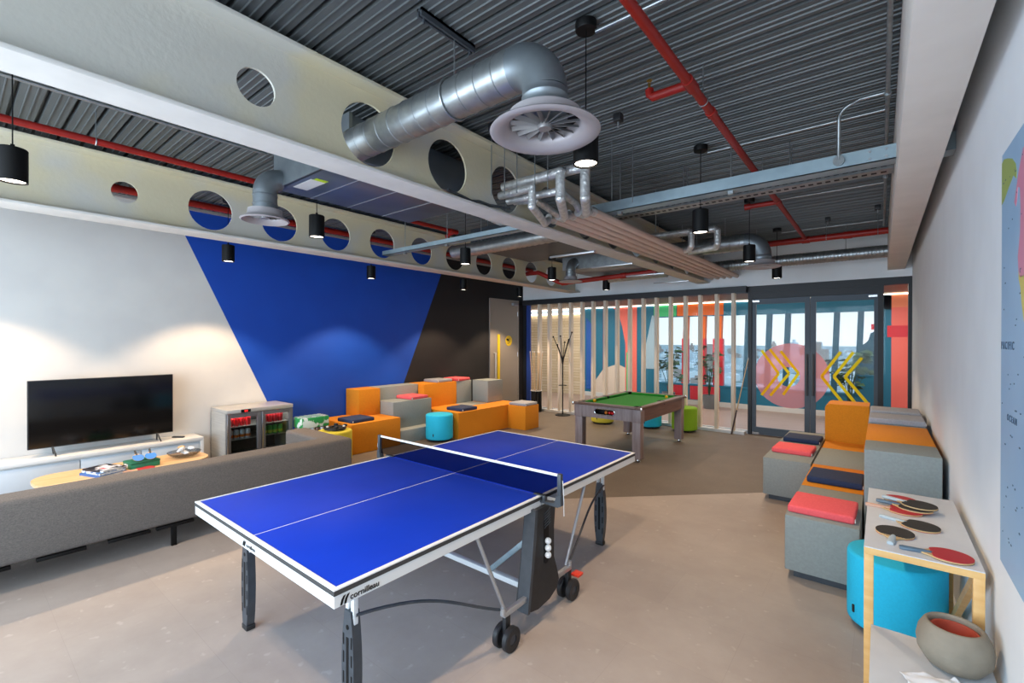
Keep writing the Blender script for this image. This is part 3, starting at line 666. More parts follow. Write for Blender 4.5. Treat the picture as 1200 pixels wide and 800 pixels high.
# right hand group
block('low grey block on the right group nearest the glass doors', (.625, 4.64, 0), (1.06, 6.5, .45), GREYF, plinth=True)
block('low grey block in front of the right group under the coral cushion', (1.075, 2.90, 0), (1.51, 3.785, .45), GREYF, plinth=True)
block('low orange block in the right group under the navy cushion', (1.075, 3.79, 0), (1.51, 4.665, .45), ORANGE)
block('bare low grey block between two orange blocks on the right', (1.075, 4.67, 0), (1.51, 5.575, .45), GREYF)
block('bare low orange block at the foot of the upright orange block', (1.075, 5.58, 0), (1.51, 6.035, .45), ORANGE)
pr = [(1.07, 0), (1.51, 0), (1.51, .915), (1.12, .915), (1.095, .908), (1.078, .89), (1.07, .865)]
solo('seating_block', MB().prism(pr, 6.04, 6.50, 'y'), ORANGE, 'upright orange block with rounded corner in the right group', 'seating block', (1.29, 6.27, 0), ang=.5)
block('tall grey block against the right wall nearest the white shelf', (1.52, 3.39, 0), (1.95, 3.815, .9), GREYF)
block('tall orange block against the right wall', (1.52, 3.82, 0), (1.95, 4.755, .9), ORANGE)
block('tall grey block against the right wall under two grey cushions', (1.52, 4.76, 0), (1.95, 6.3, .9), GREYF)
cushion('coral cushion on the front grey block beside the white shelf', 1.285, 3.17, .45, PINK, rz=-.02)
cushion('navy cushion on the low orange block in the right group', 1.305, 4.10, .45, NAVY, rz=-.02)
cushion('coral cushion on the far grey block near the glass doors', .85, 5.15, .45, PINK, .38, .40, rz=-.03)
cushion('navy cushion on the far grey block near the glass doors', .86, 5.85, .45, NAVY, .38, .38, rz=-.03)
cushion('nearer light grey cushion on the tall block by the right wall', 1.735, 5.0, .9, LGREY, .42, .42)
cushion('farther light grey cushion on the tall block by the right wall', 1.735, 5.62, .9, LGREY, .42, .42)

# ------------------------------------------------------------------ poufs
def pouf(lab, x, y, mt, tagang=-1.6):
    t = thing('pouf', lab, 'pouf', (x, y, 0))
    MB().lathe([(0, .035), (.215, .035), (.228, .045), (.23, .06), (.23, .425), (.224, .442), (.21, .449), (0, .452)], 48).build('body', mt, t, ang=1.0)
    MB().lathe([(0, .012), (.19, .012), (.20, .036), (0, .036)], 32).build('base', BLACKP, t, label='black recessed base')
    gm = MB()
    for k in range(4): a = PI / 4 + k * PI / 2; gm.cyl((.15 * math.cos(a), .15 * math.sin(a), 0), (.15 * math.cos(a), .15 * math.sin(a), .013), .018, n=10)
    gm.build('glides', BLACKP, t)
    c_, s_ = math.cos(tagang), math.sin(tagang)
    M_ = Matrix.Rotation(tagang, 4, 'Z')
    MB().box((.227, -.008, .10), (.237, .008, .145), .003, M=M_).build('tag_loop', BLACKP, t, label='black fabric tag')
    return t
pouf('cyan pouf standing by the orange bench on the left', -4.26, 4.40, CYAN, -1.2)
pouf('cyan pouf beside the white shelf on the right', 1.685, 2.59, CYAN, -2.55)
pouf('lime green pouf right of the pool table', -1.27, 7.86, GREENF)
pouf('cyan pouf behind the pool table', -1.93, 7.80, CYAN)
pouf('yellow pouf behind the pool table', -2.86, 7.62, YELLOWF)
pouf('yellow pouf behind the sofa with a black cable on top', -4.34, 2.52, YELLOWF)
def cable(lab, base, R0, mt=BLACKP, seed=3):
    rng = random.Random(seed); mb = MB(); P = []
    for k in range(90):
        a = k * .52; r = R0 * (.45 + .5 * abs(math.sin(k * .37)) ) ; P.append((base[0] + r * math.cos(a), base[1] + r * math.sin(a) * .9, base[2] + .012 + .022 * (k / 90) + .006 * math.sin(k)))
    mb.tube(P, .0065, 6)
    return mb
t = thing('extension_cable', 'tangled black cable with plugs on the yellow pouf near the sofa', 'cable', (-4.34, 2.52, .452))
cable('', (0, 0, 0), .17).build('cord', BLACKP, t)
pg = MB()
for (x, y) in ((-.11, .08), (.12, -.05), (.03, .14)): pg.box((x - .025, y - .02, .03), (x + .025, y + .02, .065), .006)
pg.build('plug', BLACKP, t); 
pg = MB()
for (x, y) in ((.13, .06), (.02, -.12)): pg.box((x - .014, y - .012, .05), (x + .014, y + .012, .07), .004)
pg.build('connector', WHITEM, t, label='white connectors')

# ------------------------------------------------------------------ pool table
PX0, PX1, PY0, PY1, PZ = -2.04, -.95, 5.10, 6.95, .775
pt = thing('pool_table', 'grey wood pool table with green cloth near the glass wall', 'pool table', ((PX0 + PX1) / 2, (PY0 + PY1) / 2, 0)); po_ = Vector(pt.location)
mb = MB(); mb.box((PX0 + .10, PY0 + .10, PZ - .06), (PX1 - .10, PY1 - .10, PZ - .035)); mb.build('bed_cloth', CLOTH, pt, off=po_, smooth=False)
cu = MB(); ins, wd = .085, .05
for (a, b) in (((PX0 + ins, PY0 + .17), (PX0 + ins + wd, (PY0 + PY1) / 2 - .05)), ((PX0 + ins, (PY0 + PY1) / 2 + .05), (PX0 + ins + wd, PY1 - .17)), ((PX1 - ins - wd, PY0 + .17), (PX1 - ins, (PY0 + PY1) / 2 - .05)), ((PX1 - ins - wd, (PY0 + PY1) / 2 + .05), (PX1 - ins, PY1 - .17)),
               ((PX0 + .17, PY0 + ins), (PX1 - .17, PY0 + ins + wd)), ((PX0 + .17, PY1 - ins - wd), (PX1 - .17, PY1 - ins))):
    cu.box((a[0], a[1], PZ - .036), (b[0], b[1], PZ - .003), .006)
cu.build('cushion', CLOTH, pt, off=po_, label='green rail cushions')
rl = MB(); rl.box((PX0, PY0, PZ - .035), (PX0 + .09, PY1, PZ), .006); rl.box((PX1 - .09, PY0, PZ - .035), (PX1, PY1, PZ), .006); rl.box((PX0 + .09, PY0, PZ - .035), (PX1 - .09, PY0 + .09, PZ), .006); rl.box((PX0 + .09, PY1 - .09, PZ - .035), (PX1 - .09, PY1, PZ), .006)
rl.build('top_rail', PWOODR, pt, off=po_, label='dark walnut top rails')
tr_ = MB()
for (x, y) in ((PX0, PY0), (PX1, PY0), (PX0, PY1), (PX1, PY1)):
    tr_.box((x - .012, y - .012, PZ - .045), (x + .012, y + .012, PZ + .004), .006)
tr_.build('corner_cap', CHROME, pt, off=po_, label='chrome corner caps')
for (x, y) in ((PX0 + .10, PY0 + .10), (PX1 - .10, PY0 + .10), (PX0 + .10, PY1 - .10), (PX1 - .10, PY1 - .10), (PX0 + .075, (PY0 + PY1) / 2), (PX1 - .075, (PY0 + PY1) / 2)):
    k = MB(); k.lathe([(.036, PZ - .05), (.058, PZ - .05), (.058, PZ + .002), (.044, PZ + .003), (.036, PZ - .01)], 20, (x, y, 0), closed=True); k.lathe([(0, PZ - .028), (.038, PZ - .028), (.038, PZ - .03), (0, PZ - .03)], 16, (x, y, 0)); k.build('pocket', BLACK, pt, off=po_)
sl0, sl1, zc_ = -1.68, -1.36, .66
# front apron with an oval opening: built from pieces round it
fa = MB(); y0, y1 = PY0 + .02, PY0 + .045; zt, zb = PZ - .035, .565; n = 24
ov = []
for k in range(n):
    a = 2 * PI * k / n; c_, s_ = math.cos(a), math.sin(a); ov.append(((sl1 - .042 if c_ > 0 else sl0 + .042) + .042 * c_, zc_ + .042 * s_))
xm = (sl0 + sl1) / 2; bx0, bx1 = sl0 - .04, sl1 + .04
rc = []
for (u, v) in ov:
    du, dv = u - xm, v - zc_; t_ = min((bx1 - xm) / abs(du) if abs(du) > 1e-6 else 9e9, ((zt - zc_) / dv) if dv > 1e-6 else ((zb - zc_) / dv) if dv < -1e-6 else 9e9); rc.append((xm + du * t_, zc_ + dv * t_))
for (sx_, sz_) in ((bx1, zt), (bx0, zt), (bx0, zb), (bx1, zb)):
    ck = min(range(n), key=lambda q: (rc[q][0] - sx_) ** 2 + (rc[q][1] - sz_) ** 2); rc[ck] = (sx_, sz_)
V = [[fa.bm.verts.new((u, yv, v)) for u, v in L] for yv in (y0, y1) for L in (rc, ov)]
for k in range(n):
    k2 = (k + 1) % n; fa.bm.faces.new((V[0][k], V[0][k2], V[1][k2], V[1][k])); fa.bm.faces.new((V[2][k], V[2][k2], V[3][k2], V[3][k])); fa.bm.faces.new((V[1][k], V[1][k2], V[3][k2], V[3][k]))
fa.box((PX0 + .03, y0, zb), (bx0, y1, zt)); fa.box((bx1, y0, zb), (PX1 - .03, y1, zt))
fa.box((PX0 + .03, PY1 - .045, zb), (PX1 - .03, PY1 - .02, zt)); fa.box((PX0 + .02, PY0 + .03, zb), (PX0 + .045, PY1 - .03, zt))
fa.build('apron', PWOOD, pt, off=po_, smooth=False)
fa = MB(); fa.box((PX1 - .045, PY0 + .03, zb), (PX1 - .02, PY1 - .03, zt)); fa.build('side_apron', PWOODR, pt, off=po_, smooth=False)
rim = MB(); rim.tube([(u, y0 - .002, v) for u, v in ov], .007, 8, closed=True); rim.build('return_trim', CHROME, pt, off=po_, label='bright trim of the ball return')
bx = MB(); bx.box((bx0, y1 + .10, .60), (bx1, y1 + .115, .72)); bx.box((bx0, y1, .605), (bx1, y1 + .115, .618)); bx.box((bx0 - .01, y1, .60), (bx0, y1 + .115, .72)); bx.box((bx1, y1, .60), (bx1 + .01, y1 + .115, .72)); bx.build('return_tray', BLACK, pt, off=po_, smooth=False)
for (x, y) in ((PX0 + .085, PY0 + .085), (PX1 - .085, PY0 + .085), (PX0 + .085, PY1 - .085), (PX1 - .085, PY1 - .085)):
    k = MB(); k.box((x - .062, y - .062, .045), (x + .062, y + .062, .60), .008); k.box((x - .07, y - .07, .56), (x + .07, y + .07, PZ - .036), .008)
    lg_ = k.build('leg', PWOOD, pt, off=po_)
    MB().lathe([(0, 0), (.036, 0), (.04, .008), (.022, .022), (.018, .046), (0, .046)], 16, (x, y, 0)).build('levelling_foot', CHROME, lg_, off=po_, label='chrome levelling foot')
BALL = {'red': mat('red ball', 'c01818', .12), 'yellow': mat('yellow ball', 'e8a80e', .12), 'white': mat('cream ball', 'e8dfc8', .12), 'orange': mat('orange ball', 'e07a28', .12)}
def pball(c_, p, lab, grp=None):
    o = MB().sph((0, 0, .0254), .0254, u=20, v=12).build('pool_ball', BALL[c_], loc=p); tag(o, lab, 'ball', grp)
pball('yellow', (-1.87, 5.47, PZ - .035), 'yellow ball on the pool table nearest its left end corner')
pball('yellow', (-1.16, 6.62, PZ - .035), 'yellow ball on the pool table near its far right corner')
for k, (c_, x) in enumerate((('orange', -1.53), ('red', -1.477), ('red', -1.424), ('yellow', -1.371))):
    pball(c_, (x, PY0 + .095 + .012 * (k % 2), .618), ['orange ball leftmost in the pool table ball return', 'red ball beside the orange ball in the ball return', 'red ball beside the yellow ball in the ball return', 'yellow ball rightmost in the pool table ball return'][k], 'balls in the pool table return')

# ------------------------------------------------------------------ coat stand, cue rack, leaning cue
cs = thing('coat_stand', 'black metal coat stand before the timber fins', 'coat stand', (-4.02, 7.92, 0))
MB().lathe([(0, 0), (.17, 0), (.175, .008), (.16, .02), (.03, .028), (0, .028)], 32).build('base', BLACK, cs)
MB().cyl((0, 0, .02), (0, 0, 1.2), .014, n=12).build('pole', BLACK, cs)
MB().tube([(.09 * math.cos(2 * PI * k / 28), .09 * math.sin(2 * PI * k / 28), .68) for k in range(28)], .006, 6, closed=True).build('umbrella_ring', BLACK, cs)
for k, (a, h_, r_) in enumerate(((0.2, 1.88, .22), (1.3, 1.72, .18), (2.4, 1.80, .2), (3.5, 1.78, .22), (4.5, 1.6, .17), (5.5, 1.66, .2))):
    b = MB(); P = [(0, 0, 1.12), (r_ * .12 * math.cos(a), r_ * .12 * math.sin(a), 1.28), (r_ * .5 * math.cos(a), r_ * .5 * math.sin(a), (1.28 + h_) / 2), (r_ * math.cos(a), r_ * math.sin(a), h_)]
    b.tube(P, .0085, 8); bo = b.build('branch', BLACK, cs); MB().sph((P[-1][0], P[-1][1], P[-1][2]), .02, u=12, v=8).build('knob', BLACK, bo)
rk = thing('cue_holder', 'black cue holder with white rim standing by the blue end panel', 'cue holder', (-4.80, 7.98, 0))
MB().lathe([(0, 0), (.13, 0), (.13, .02), (0, .02)], 28).build('base', BLACKP, rk)
mb = MB()
for k in range(9):
    a = 2 * PI * k / 9; mb.box((.105 * math.cos(a) - .028, .105 * math.sin(a) - .004, .02), (.105 * math.cos(a) + .028, .105 * math.sin(a) + .004, .50), .002)
mb.build('slats', BLACKP, rk)
MB().lathe([(.105, .495), (.14, .495), (.142, .51), (.105, .51)], 28, closed=True).build('rim', WHITEM, rk, label='white rim')
CUEW = mat('cue maple', 'd2b68e', .4, col2='c4a67c', scale=4, stretch=(8, 8, .5)); CUEB = mat('cue butt', '3a2018', .35)
def cue(lab, base, tip, grp=None):
    base = Vector(base); d = Vector(tip) - base; L = 1.42; d = d.normalized()
    t = thing('pool_cue', lab, 'cue', base, 0, grp)
    MB().cyl(d * .0, d * .45, .0145, .011, n=10).build('butt', CUEB, t); MB().cyl(d * .45, d * (L - .03), .011, .0065, n=10).build('shaft', CUEW, t)
    MB().cyl(d * (L - .03), d * L, .0065, .006, n=10).build('tip', WHITEM, t); return t
rng = random.Random(5)
for k in range(8):
    a = 2 * PI * k / 8 + .2; r_ = .05 if k % 2 else .085
    b = Vector((-4.80 + r_ * .75 * math.cos(a), 7.98 + r_ * .75 * math.sin(a), .021)); tp = b + Vector((r_ * 1.3 * math.cos(a), r_ * .6 * math.sin(a), 1.42))
    cue('wooden pool cue standing upright in the black cue holder', b, tp, 'cues in the black holder')
cue('pool cue leaning against the glass door frame', (-.50, 8.08, 0.0), (-.262, 8.285, 1.40))

# ------------------------------------------------------------------ sofa
so = thing('sofa', 'long grey woven sofa seen from behind beside the table tennis table', 'sofa', (-3.4, .2, 0)); so_ = Vector(so.location)
MB().box((-3.23, -1.75, .185), (-2.95, 1.93, .625), .035, 4).build('backrest', SOFA, so, off=so_, ang=1.2)
MB().box((-3.99, 1.665, .185), (-2.97, 1.928, .62), .035, 4).build('armrest', SOFA, so, off=so_, ang=1.2)
MB().box((-3.93, -1.70, .185), (-3.24, 1.66, .30), .02, 3).build('seat_base', SOFA, so, off=so_, ang=1.2)
for (a, b) in ((-1.70, -.58), (-.575, .54), (.545, 1.66)): MB().box((-3.95, a, .305), (-3.24, b, .43), .04, 4).build('seat_cushion', SOFA, so, off=so_, ang=1.2)
for y in (-1.4, .28, 1.7):
    for x in (-2.975, -3.93):
        MB().box((x - .015, y - .018, 0), (x + .015, y + .018, .178), .002).build('leg', BLACK, so, off=so_)
for y in (-.9, -.52, -.14, .16): 
    k = MB().box((-2.99, y - .0, .160), (-2.953, y + .26, .184), .003).build('under_bracket', BLACK, so, off=so_, label='black bracket under the sofa')

# ------------------------------------------------------------------ TV bench, TV, remote, coffee table and what lies on it
cbn = thing('tv_cabinet', 'long low white and grey cabinet under the television', 'cabinet', (-5.26, -.3, 0)); cb_ = Vector(cbn.location)
MB().box((-5.42, -1.9, .06), (-5.10, 1.13, .44)).build('body', WHITEM, cbn, off=cb_, smooth=False)
MB().box((-5.425, -1.92, .44), (-5.07, 1.15, .482), .002).build('top', WHITEM, cbn, off=cb_)
MB().box((-5.10, 1.115, .0), (-5.072, 1.15, .44)).build('end_panel', WHITEM, cbn, off=cb_, smooth=False)
MB().box((-5.40, -1.88, 0), (-5.13, 1.1, .06)).build('plinth', DGREY, cbn, off=cb_, smooth=False)
for (a, b) in ((-1.88, -.66), (-.652, -.002), (.006, .52), (.528, 1.108)): MB().box((-5.10, a, .08), (-5.08, b, .422), .002).build('drawer_front', CABG, cbn, off=cb_)
tv = thing('television', 'large black flat television on the low white cabinet', 'television', (-5.2, .24, .482)); tv_ = Vector(tv.location)
MB().box((-5.215, -.382, .575), (-5.185, .858, 1.285), .004).build('housing', BLACKP, tv, off=tv_)
MB().box((-5.1855, -.374, .585), (-5.183, .850, 1.278)).build('screen', SCREEN, tv, off=tv_, smooth=False)
MB().box((-5.24, -.15, .62), (-5.214, .62, 1.0), .01).build('rear_cover', BLACKP, tv, off=tv_)
for y in (-.20, .70):
    k = MB(); k.tube([(-5.2, y, .59), (-5.12, y + .02, .49)], .008, 8); k.tube([(-5.2, y, .59), (-5.29, y + .02, .49)], .008, 8); k.build('foot', BLACKP, tv, off=tv_)
rm = thing('remote_control', 'small black remote control on the white cabinet end', 'remote control', (-5.25, .93, .482), .7)
MB().box((-.07, -.02, 0), (.07, .02, .018), .006).build('body', BLACKP, rm)
k = MB()
for i in range(5):
    for j in (-1, 0, 1): k.cyl((-.05 + i * .022, j * .011, .017), (-.05 + i * .022, j * .011, .0195), .0035, n=8)
k.build('buttons', DGREY, rm)
ct = thing('coffee_table', 'long oval pale wood coffee table behind the sofa', 'table', (-4.30, .25, 0), .03)
def oval(hx, hy, r, n=10):
    P = []
    for (sx_, sy_, a0) in ((1, 1, 0), (-1, 1, PI / 2), (-1, -1, PI), (1, -1, 1.5 * PI)):
        for i in range(n + 1): a = a0 + PI / 2 * i / n; P.append((sx_ * (hx - r) + r * math.cos(a), sy_ * (hy - r) + r * math.sin(a)))
    return P
MB().prism(oval(.27, .68, .22), .405, .43).build('tabletop', OAK, ct)
for (x, y) in ((.17, .5), (-.17, .5), (.17, -.5), (-.17, -.5)): MB().cyl((x, y, 0), (x * .9, y * .9, .405), .014, .02, n=12).build('leg', OAK, ct)
def book(lab, loc, rz, sz, cov, z, grp='books on the coffee table'):
    t = thing('book', lab, 'book', (loc[0], loc[1], z), rz, grp); hx, hy, h = sz[0] / 2, sz[1] / 2, sz[2]
    MB().box((-hx + .004, -hy, .003), (hx - .005, hy - .005, h - .003)).build('pages', WHITEM, t, smooth=False)
    k = MB(); k.box((-hx, -hy - .002, 0), (hx, hy, .003)); k.box((-hx, -hy - .002, h - .003), (hx, hy, h)); k.box((-hx, -hy - .003, 0), (hx, -hy, h)); k.build('cover', cov, t, smooth=False); return t, h
BK = [mat('book cover blue', '2c5f9e', .4), mat('book cover cream', 'd6d9dc', .4, col2='4a70a4', scale=14, lo=.5, hi=.52), mat('book cover dark', '2a2a34', .35, col2='c9ced6', scale=11, lo=.55, hi=.57)]
book('bottom blue book of the pile on the coffee table', (-4.17, .04), .35, (.30, .22, .022), BK[0], .43)
book('middle pale book of the pile on the coffee table', (-4.175, .045), .30, (.29, .21, .02), BK[1], .4525)
t_, _ = book('top dark book of the pile with a red and white cover picture', (-4.18, .05), .42, (.27, .20, .016), BK[2], .473)
MB().box((-.06, -.05, .016), (.07, .05, .0166)).build('cover_picture', mat('cover picture', 'd8dbe4', .4, col2='c04a5a', scale=9, lo=.55, hi=.6), t_, smooth=False)
gbx = thing('equipment_box', 'green box on the coffee table with two blue rackets on it', 'box', (-4.22, .34, .43), .12)
MB().box((-.10, -.12, 0), (.10, .12, .062), .003).build('body', mat('green card', '1f7a5a', .55, col2='2a8a68', scale=12), gbx)
MB().box((-.102, -.122, .045), (.102, .122, .066), .003).build('lid', mat('green card lid', '15664a', .55), gbx)
MB().box((-.06, -.1225, .01), (.02, -.1205, .045)).build('sticker', WHITEM, gbx, label='pale sticker', smooth=False)
# bats
def bat(lab, loc, rz, top, bot, hcol, tilt=0.0, z0=0.0, grp=None, ry=0.0):
    t = thing('table_tennis_bat', lab, 'bat', loc, rz, grp); t.rotation_euler.y = ry
    sh = []
    for k in range(33):
        a = -2.62 + 5.24 * k / 32; sh.append((.0 + .079 * math.cos(a), .0755 * math.sin(a)))
    MB().prism([(x, y) for x, y in sh] + [(-.098, .013), (-.098, -.013)][::1], .002, .0085).build('blade', mat('bat plywood', 'c8a878', .5), t, ang=.5)
    rub = [p for p in sh if p[0] > -.066]
    MB().prism(rub, .0085, .0125).build('rubber', top, t, label=None, ang=.5); MB().prism(rub, 0, .002).build('rubber_underside', bot, t, ang=.5)
    h = MB(); h.tube([(-.055, 0, .0055), (-.085, 0, .0055), (-.11, 0, .0055), (-.16, 0, .0055), (-.172, 0, .0055)], [.009, .0125, .0125, .0135, .011], 12)
    bmesh.ops.scale(h.bm, vec=(1, 1.15, .85), space=Matrix.Translation((0, 0, -.0055)), verts=h.bm.verts[:])
    h.build('handle', hcol, t); return t
HB = mat('bat handle blue grey', '5d7486', .4, col2='2f465c', scale=40, stretch=(.2, 1, 1)); HW = mat('bat handle wood', 'c9a08a', .45); HP = mat('bat handle pale', 'aebdc4', .4); BLB = mat('blue bat rubber', '1f7fd0', .5)
bat('red bat lying on the coffee table beside the green box', (-4.06, .33, .43), PI / 2, RUBR, RUBK, HW)
bat('left of two small blue bats resting on the green box', (-4.17, .30, .527), .1, BLB, RUBK, BLACKP, ry=.55).scale = (.62, .62, .7)
bat('right of two small blue bats resting on the green box', (-4.17, .402, .527), -.1, BLB, RUBK, BLACKP, ry=.55).scale = (.62, .62, .7)
gw = thing('bowl', 'clear glass bowl of wrapped snacks at the coffee table end', 'bowl', (-4.33, .735, .43))
MB().lathe([(0, 0), (.07, 0), (.11, .012), (.145, .04), (.155, .058), (.150, .058), (.14, .042), (.105, .018), (.06, .007), (0, .007)], 32).build('body', glassmat('bowl glass', 'd8d8d8', .08), gw)
rng = random.Random(11)
for k in range(9):
    a = rng.uniform(0, 6.28); r_ = rng.uniform(.0, .075)
    mb = MB(); mb.sph((0, 0, .02), .024, (1.5, .85, .6), 10, 6)
    for v in mb.bm.verts: v.co += Vector((rng.uniform(-1, 1), rng.uniform(-1, 1), rng.uniform(-1, 1))) * .004
    o = mb.build('wrapped_snack', [mat('white wrapper', 'e6eaee', .35), mat('amber wrapper', 'c9a06a', .4)][1 if k == 8 else 0], loc=(-4.33 + r_ * math.cos(a), .735 + r_ * math.sin(a), .448 + .009 * k), rz=a, ang=.3)
    tag(o, 'amber wrapped snack on top of the glass bowl' if k == 8 else 'white crumpled wrapper in the glass bowl on the coffee table', 'snack', None if k == 8 else 'white wrappers in the glass bowl')

# ------------------------------------------------------------------ bottle fridge and drinks
fg = thing('drinks_fridge', 'stainless steel two door drinks fridge beside the white cabinet', 'fridge', (-5.13, 1.75, 0)); f_ = Vector(fg.location)
FX0, FX1, FY0, FY1, FZ = -5.41, -4.87, 1.34, 2.19, .805
b = MB(); b.box((FX0, FY0, .09), (FX1 - .04, FY0 + .03, FZ - .05)); b.box((FX0, FY1 - .03, .09), (FX1 - .04, FY1, FZ - .05)); b.box((FX0, FY0, .09), (FX0 + .03, FY1, FZ - .05)); b.box((FX0, FY0, .09), (FX1 - .04, FY1, .16)); b.box((FX0 - .0, FY0, FZ - .05), (FX1, FY1, FZ), .006)
b.build('body', SSTEEL, fg, off=f_)
b = MB(); b.box((FX0 + .031, FY0 + .031, .161), (FX0 + .035, FY1 - .031, FZ - .051)); b.build('liner', DGREY, fg, off=f_, smooth=False)
for z in (.40, .565): MB().box((FX0 + .04, FY0 + .035, z), (FX1 - .06, FY1 - .035, z + .008)).build('shelf', SSTEEL, fg, off=f_, smooth=False)
ym_ = (FY0 + FY1) / 2
for (a, c_) in ((FY0 + .004, ym_ - .003), (ym_ + .003, FY1 - .004)):
    d = MB(); x0, x1 = FX1 - .038, FX1; z0, z1 = .12, FZ - .056
    d.box((x0, a, z0), (x1, a + .05, z1), .003); d.box((x0, c_ - .05, z0), (x1, c_, z1), .003); d.box((x0, a + .05, z0), (x1, c_ - .05, z0 + .06)); d.box((x0, a + .05, z1 - .05), (x1, c_ - .05, z1))
    do = d.build('door', mat('fridge door grey', '6c6c70', .4, .4), fg, off=f_)
    MB().box((x0 + .012, a + .05, z0 + .06), (x0 + .02, c_ - .05, z1 - .05)).build('pane', FGLASS, do, off=f_, smooth=False)
    hh = MB(); yy = a + .004 if a > ym_ else a; hh.box((x1, (a if a < ym_ else a), z0), (x1 + .012, a + .014, z1), .003); hh.build('door_handle', CHROME, do, off=f_)
    MB().box((x1, (a + c_) / 2 - .01, z1 - .03), (x1 + .002, (a + c_) / 2 + .01, z1 - .018)).build('badge', CHROME, do, off=f_, smooth=False)
dp = MB(); dp.box((FX1, FY0 + .17, FZ - .046), (FX1 + .004, FY0 + .29, FZ - .006), .002); do = dp.build('control_display', BLACK, fg, off=f_)
dg = MB()
for k, y in enumerate((FY0 + .215, FY0 + .235)): dg.box((FX1 + .004, y, FZ - .036), (FX1 + .0055, y + .012, FZ - .016))
dg.build('digits', mat('red led', 'ff2020', emit=('ff2020', 3.0)), do, off=f_, smooth=False)
for (x, y) in ((FX0 + .05, FY0 + .05), (FX1 - .07, FY0 + .05), (FX0 + .05, FY1 - .05), (FX1 - .07, FY1 - .05)): MB().cyl((x, y, 0), (x, y, .09), .018, n=10).build('foot', BLACKP, fg, off=f_)
def can_proto(lab, cols, grp):
    o = thing('drink_can', lab, 'drink can', (0, 0, 0), 0, grp)
    MB().lathe([(0, 0), (.024, 0), (.031, .01), (.033, .02), (.033, .10), (.027, .115), (.025, .118), (.024, .114), (0, .114)], 16).build('body', cols[0], o)
    if len(cols) > 1: MB().lathe([(.0333, .02), (.0333, .055), (.033, .055), (.033, .02)], 16, closed=True).build('label_band', cols[1], o)
    return o
CANS = [(mat('can red', 'd81c24', .35),), (mat('can silver', 'd4d8dc', .35, .2), mat('can orange', 'e0731c', .35)), (mat('can green', '3ea838', .35), mat('can lime', 'c8d838', .35)), (mat('can dark red', 'b81a26', .35),)]
def row(cols, y0_, n_, z, x, lab, grp):
    p_ = None
    for k in range(n_):
        loc = (x, y0_ + .071 * k, z)
        if p_ is None: p_ = can_proto(lab, cols, grp); p_.location = loc
        else: dup(p_, loc)
row(CANS[0], FY0 + .085, 4, .573, FX1 - .12, 'red drink can on the upper shelf of the fridge left door', 'red cans behind the left fridge door')
row(CANS[1], FY0 + .085, 4, .408, FX1 - .12, 'orange and silver drink can on the fridge shelf behind the left door', 'orange cans behind the left fridge door')
row(CANS[3], ym_ + .085, 4, .573, FX1 - .12, 'dark red drink can on the upper shelf of the fridge right door', 'dark red cans behind the right fridge door')
row(CANS[2], ym_ + .085, 4, .408, FX1 - .12, 'green and yellow drink can on the fridge shelf behind the right door', 'green cans behind the right fridge door')
for y_ in (FY0 + .22, ym_ + .21):  # fill lights added inside the fridge so the cans show brighter
    L_ = area('fridge_fill_light', (FX1 - .09, y_, FZ - .07), (0, math.radians(25), 0), .03, .3, 1.2, (1, .97, .92)); L_.parent = fg; L_.location = Vector(L_.location) - Vector(f_)
# multipacks of drinks on the floor
def pack(lab, z, wrap, y=2.42, x=-4.80):
    t = thing('drinks_multipack', lab, 'drinks pack', (x, y, z * 1.16)); t.scale.z = 1.15; n = 0
    if wrap:
        MB().box((-.135, -.20, 0), (.135, .20, .128), .012).build('printed_wrap', wrap, t)
        k = MB()
        for i in range(6):
            for j in range(4): k.lathe([(.022, .128), (.028, .128), (.028, .131), (.022, .131)], 12, (-.10 + j * .067, -.167 + i * .067, 0), closed=True)
        k.build('can_tops', SILVER, t)
    else:
        MB().box((-.135, -.20, 0), (.135, .20, .03)).build('tray', mat('card tray', 'b28a5c', .8), t, smooth=False)
        for i in range(6):
            for j in range(4):
                if i in (0, 5) or j in (0, 3): MB().lathe([(0, .005), (.031, .005), (.0325, .02), (.0325, .11), (.026, .127), (0, .127)], 14, (-.10 + j * .067, -.167 + i * .067, 0)).build('can', CANS[1][0] if (i + j) % 2 else mat('can brown', '7a5a4c', .35, .4), t)
    return t
GW = mat('printed wrap green', '2c9a52', .3, col2='e2ebe4', scale=9, lo=.5, hi=.54)
pack('bottom tray of cans stacked on the floor by the fridge', 0.0, None)
pack('second tray of cans from the floor by the fridge', .132, None)
pack('open tray of cans just under the green and white pack', .264, None)
pack('green and white shrink wrapped drinks pack topmost by the fridge', .396, GW)

# ------------------------------------------------------------------ white shelf table, lower bench and what lies on them
sh = thing('side_table', 'tall white topped birch side table against the right wall holding bats', 'table', (1.76, 2.31, 0)); s_o = Vector(sh.location)
SX0, SX1, SY0, SY1, SZ = 1.556, 1.955, 1.772, 2.86, .752
MB().box((SX0, SY0, SZ - .004), (SX1, SY1, SZ)).build('laminate_top', LAMIN, sh, off=s_o, smooth=False)
MB().box((SX0, SY0, SZ - .034), (SX1, SY1, SZ - .004)).build('board', BIRCH, sh, off=s_o, smooth=False)
for (x, y) in ((SX0, SY0), (SX1 - .036, SY0), (SX0, SY1 - .036), (SX1 - .036, SY1 - .036)): MB().box((x, y, 0), (x + .036, y + .036, SZ - .034), .002).build('leg', BIRCH, sh, off=s_o)
k = MB(); a = Vector((1.936, 2.80, .02)); b = Vector((1.936, 1.84, .70)); L = (b - a).length
k.box((-L / 2, -.012, -.02), (L / 2, .012, .02), M=Matrix.Translation((a + b) / 2) @ (b - a).to_track_quat('X', 'Z').to_matrix().to_4x4()); k.build('diagonal_brace', BIRCH, sh, off=s_o)
lb = thing('low_bench', 'low white topped birch bench in front of the side table', 'bench', (1.77, 1.15, 0)); l_o = Vector(lb.location)
LZ = .40
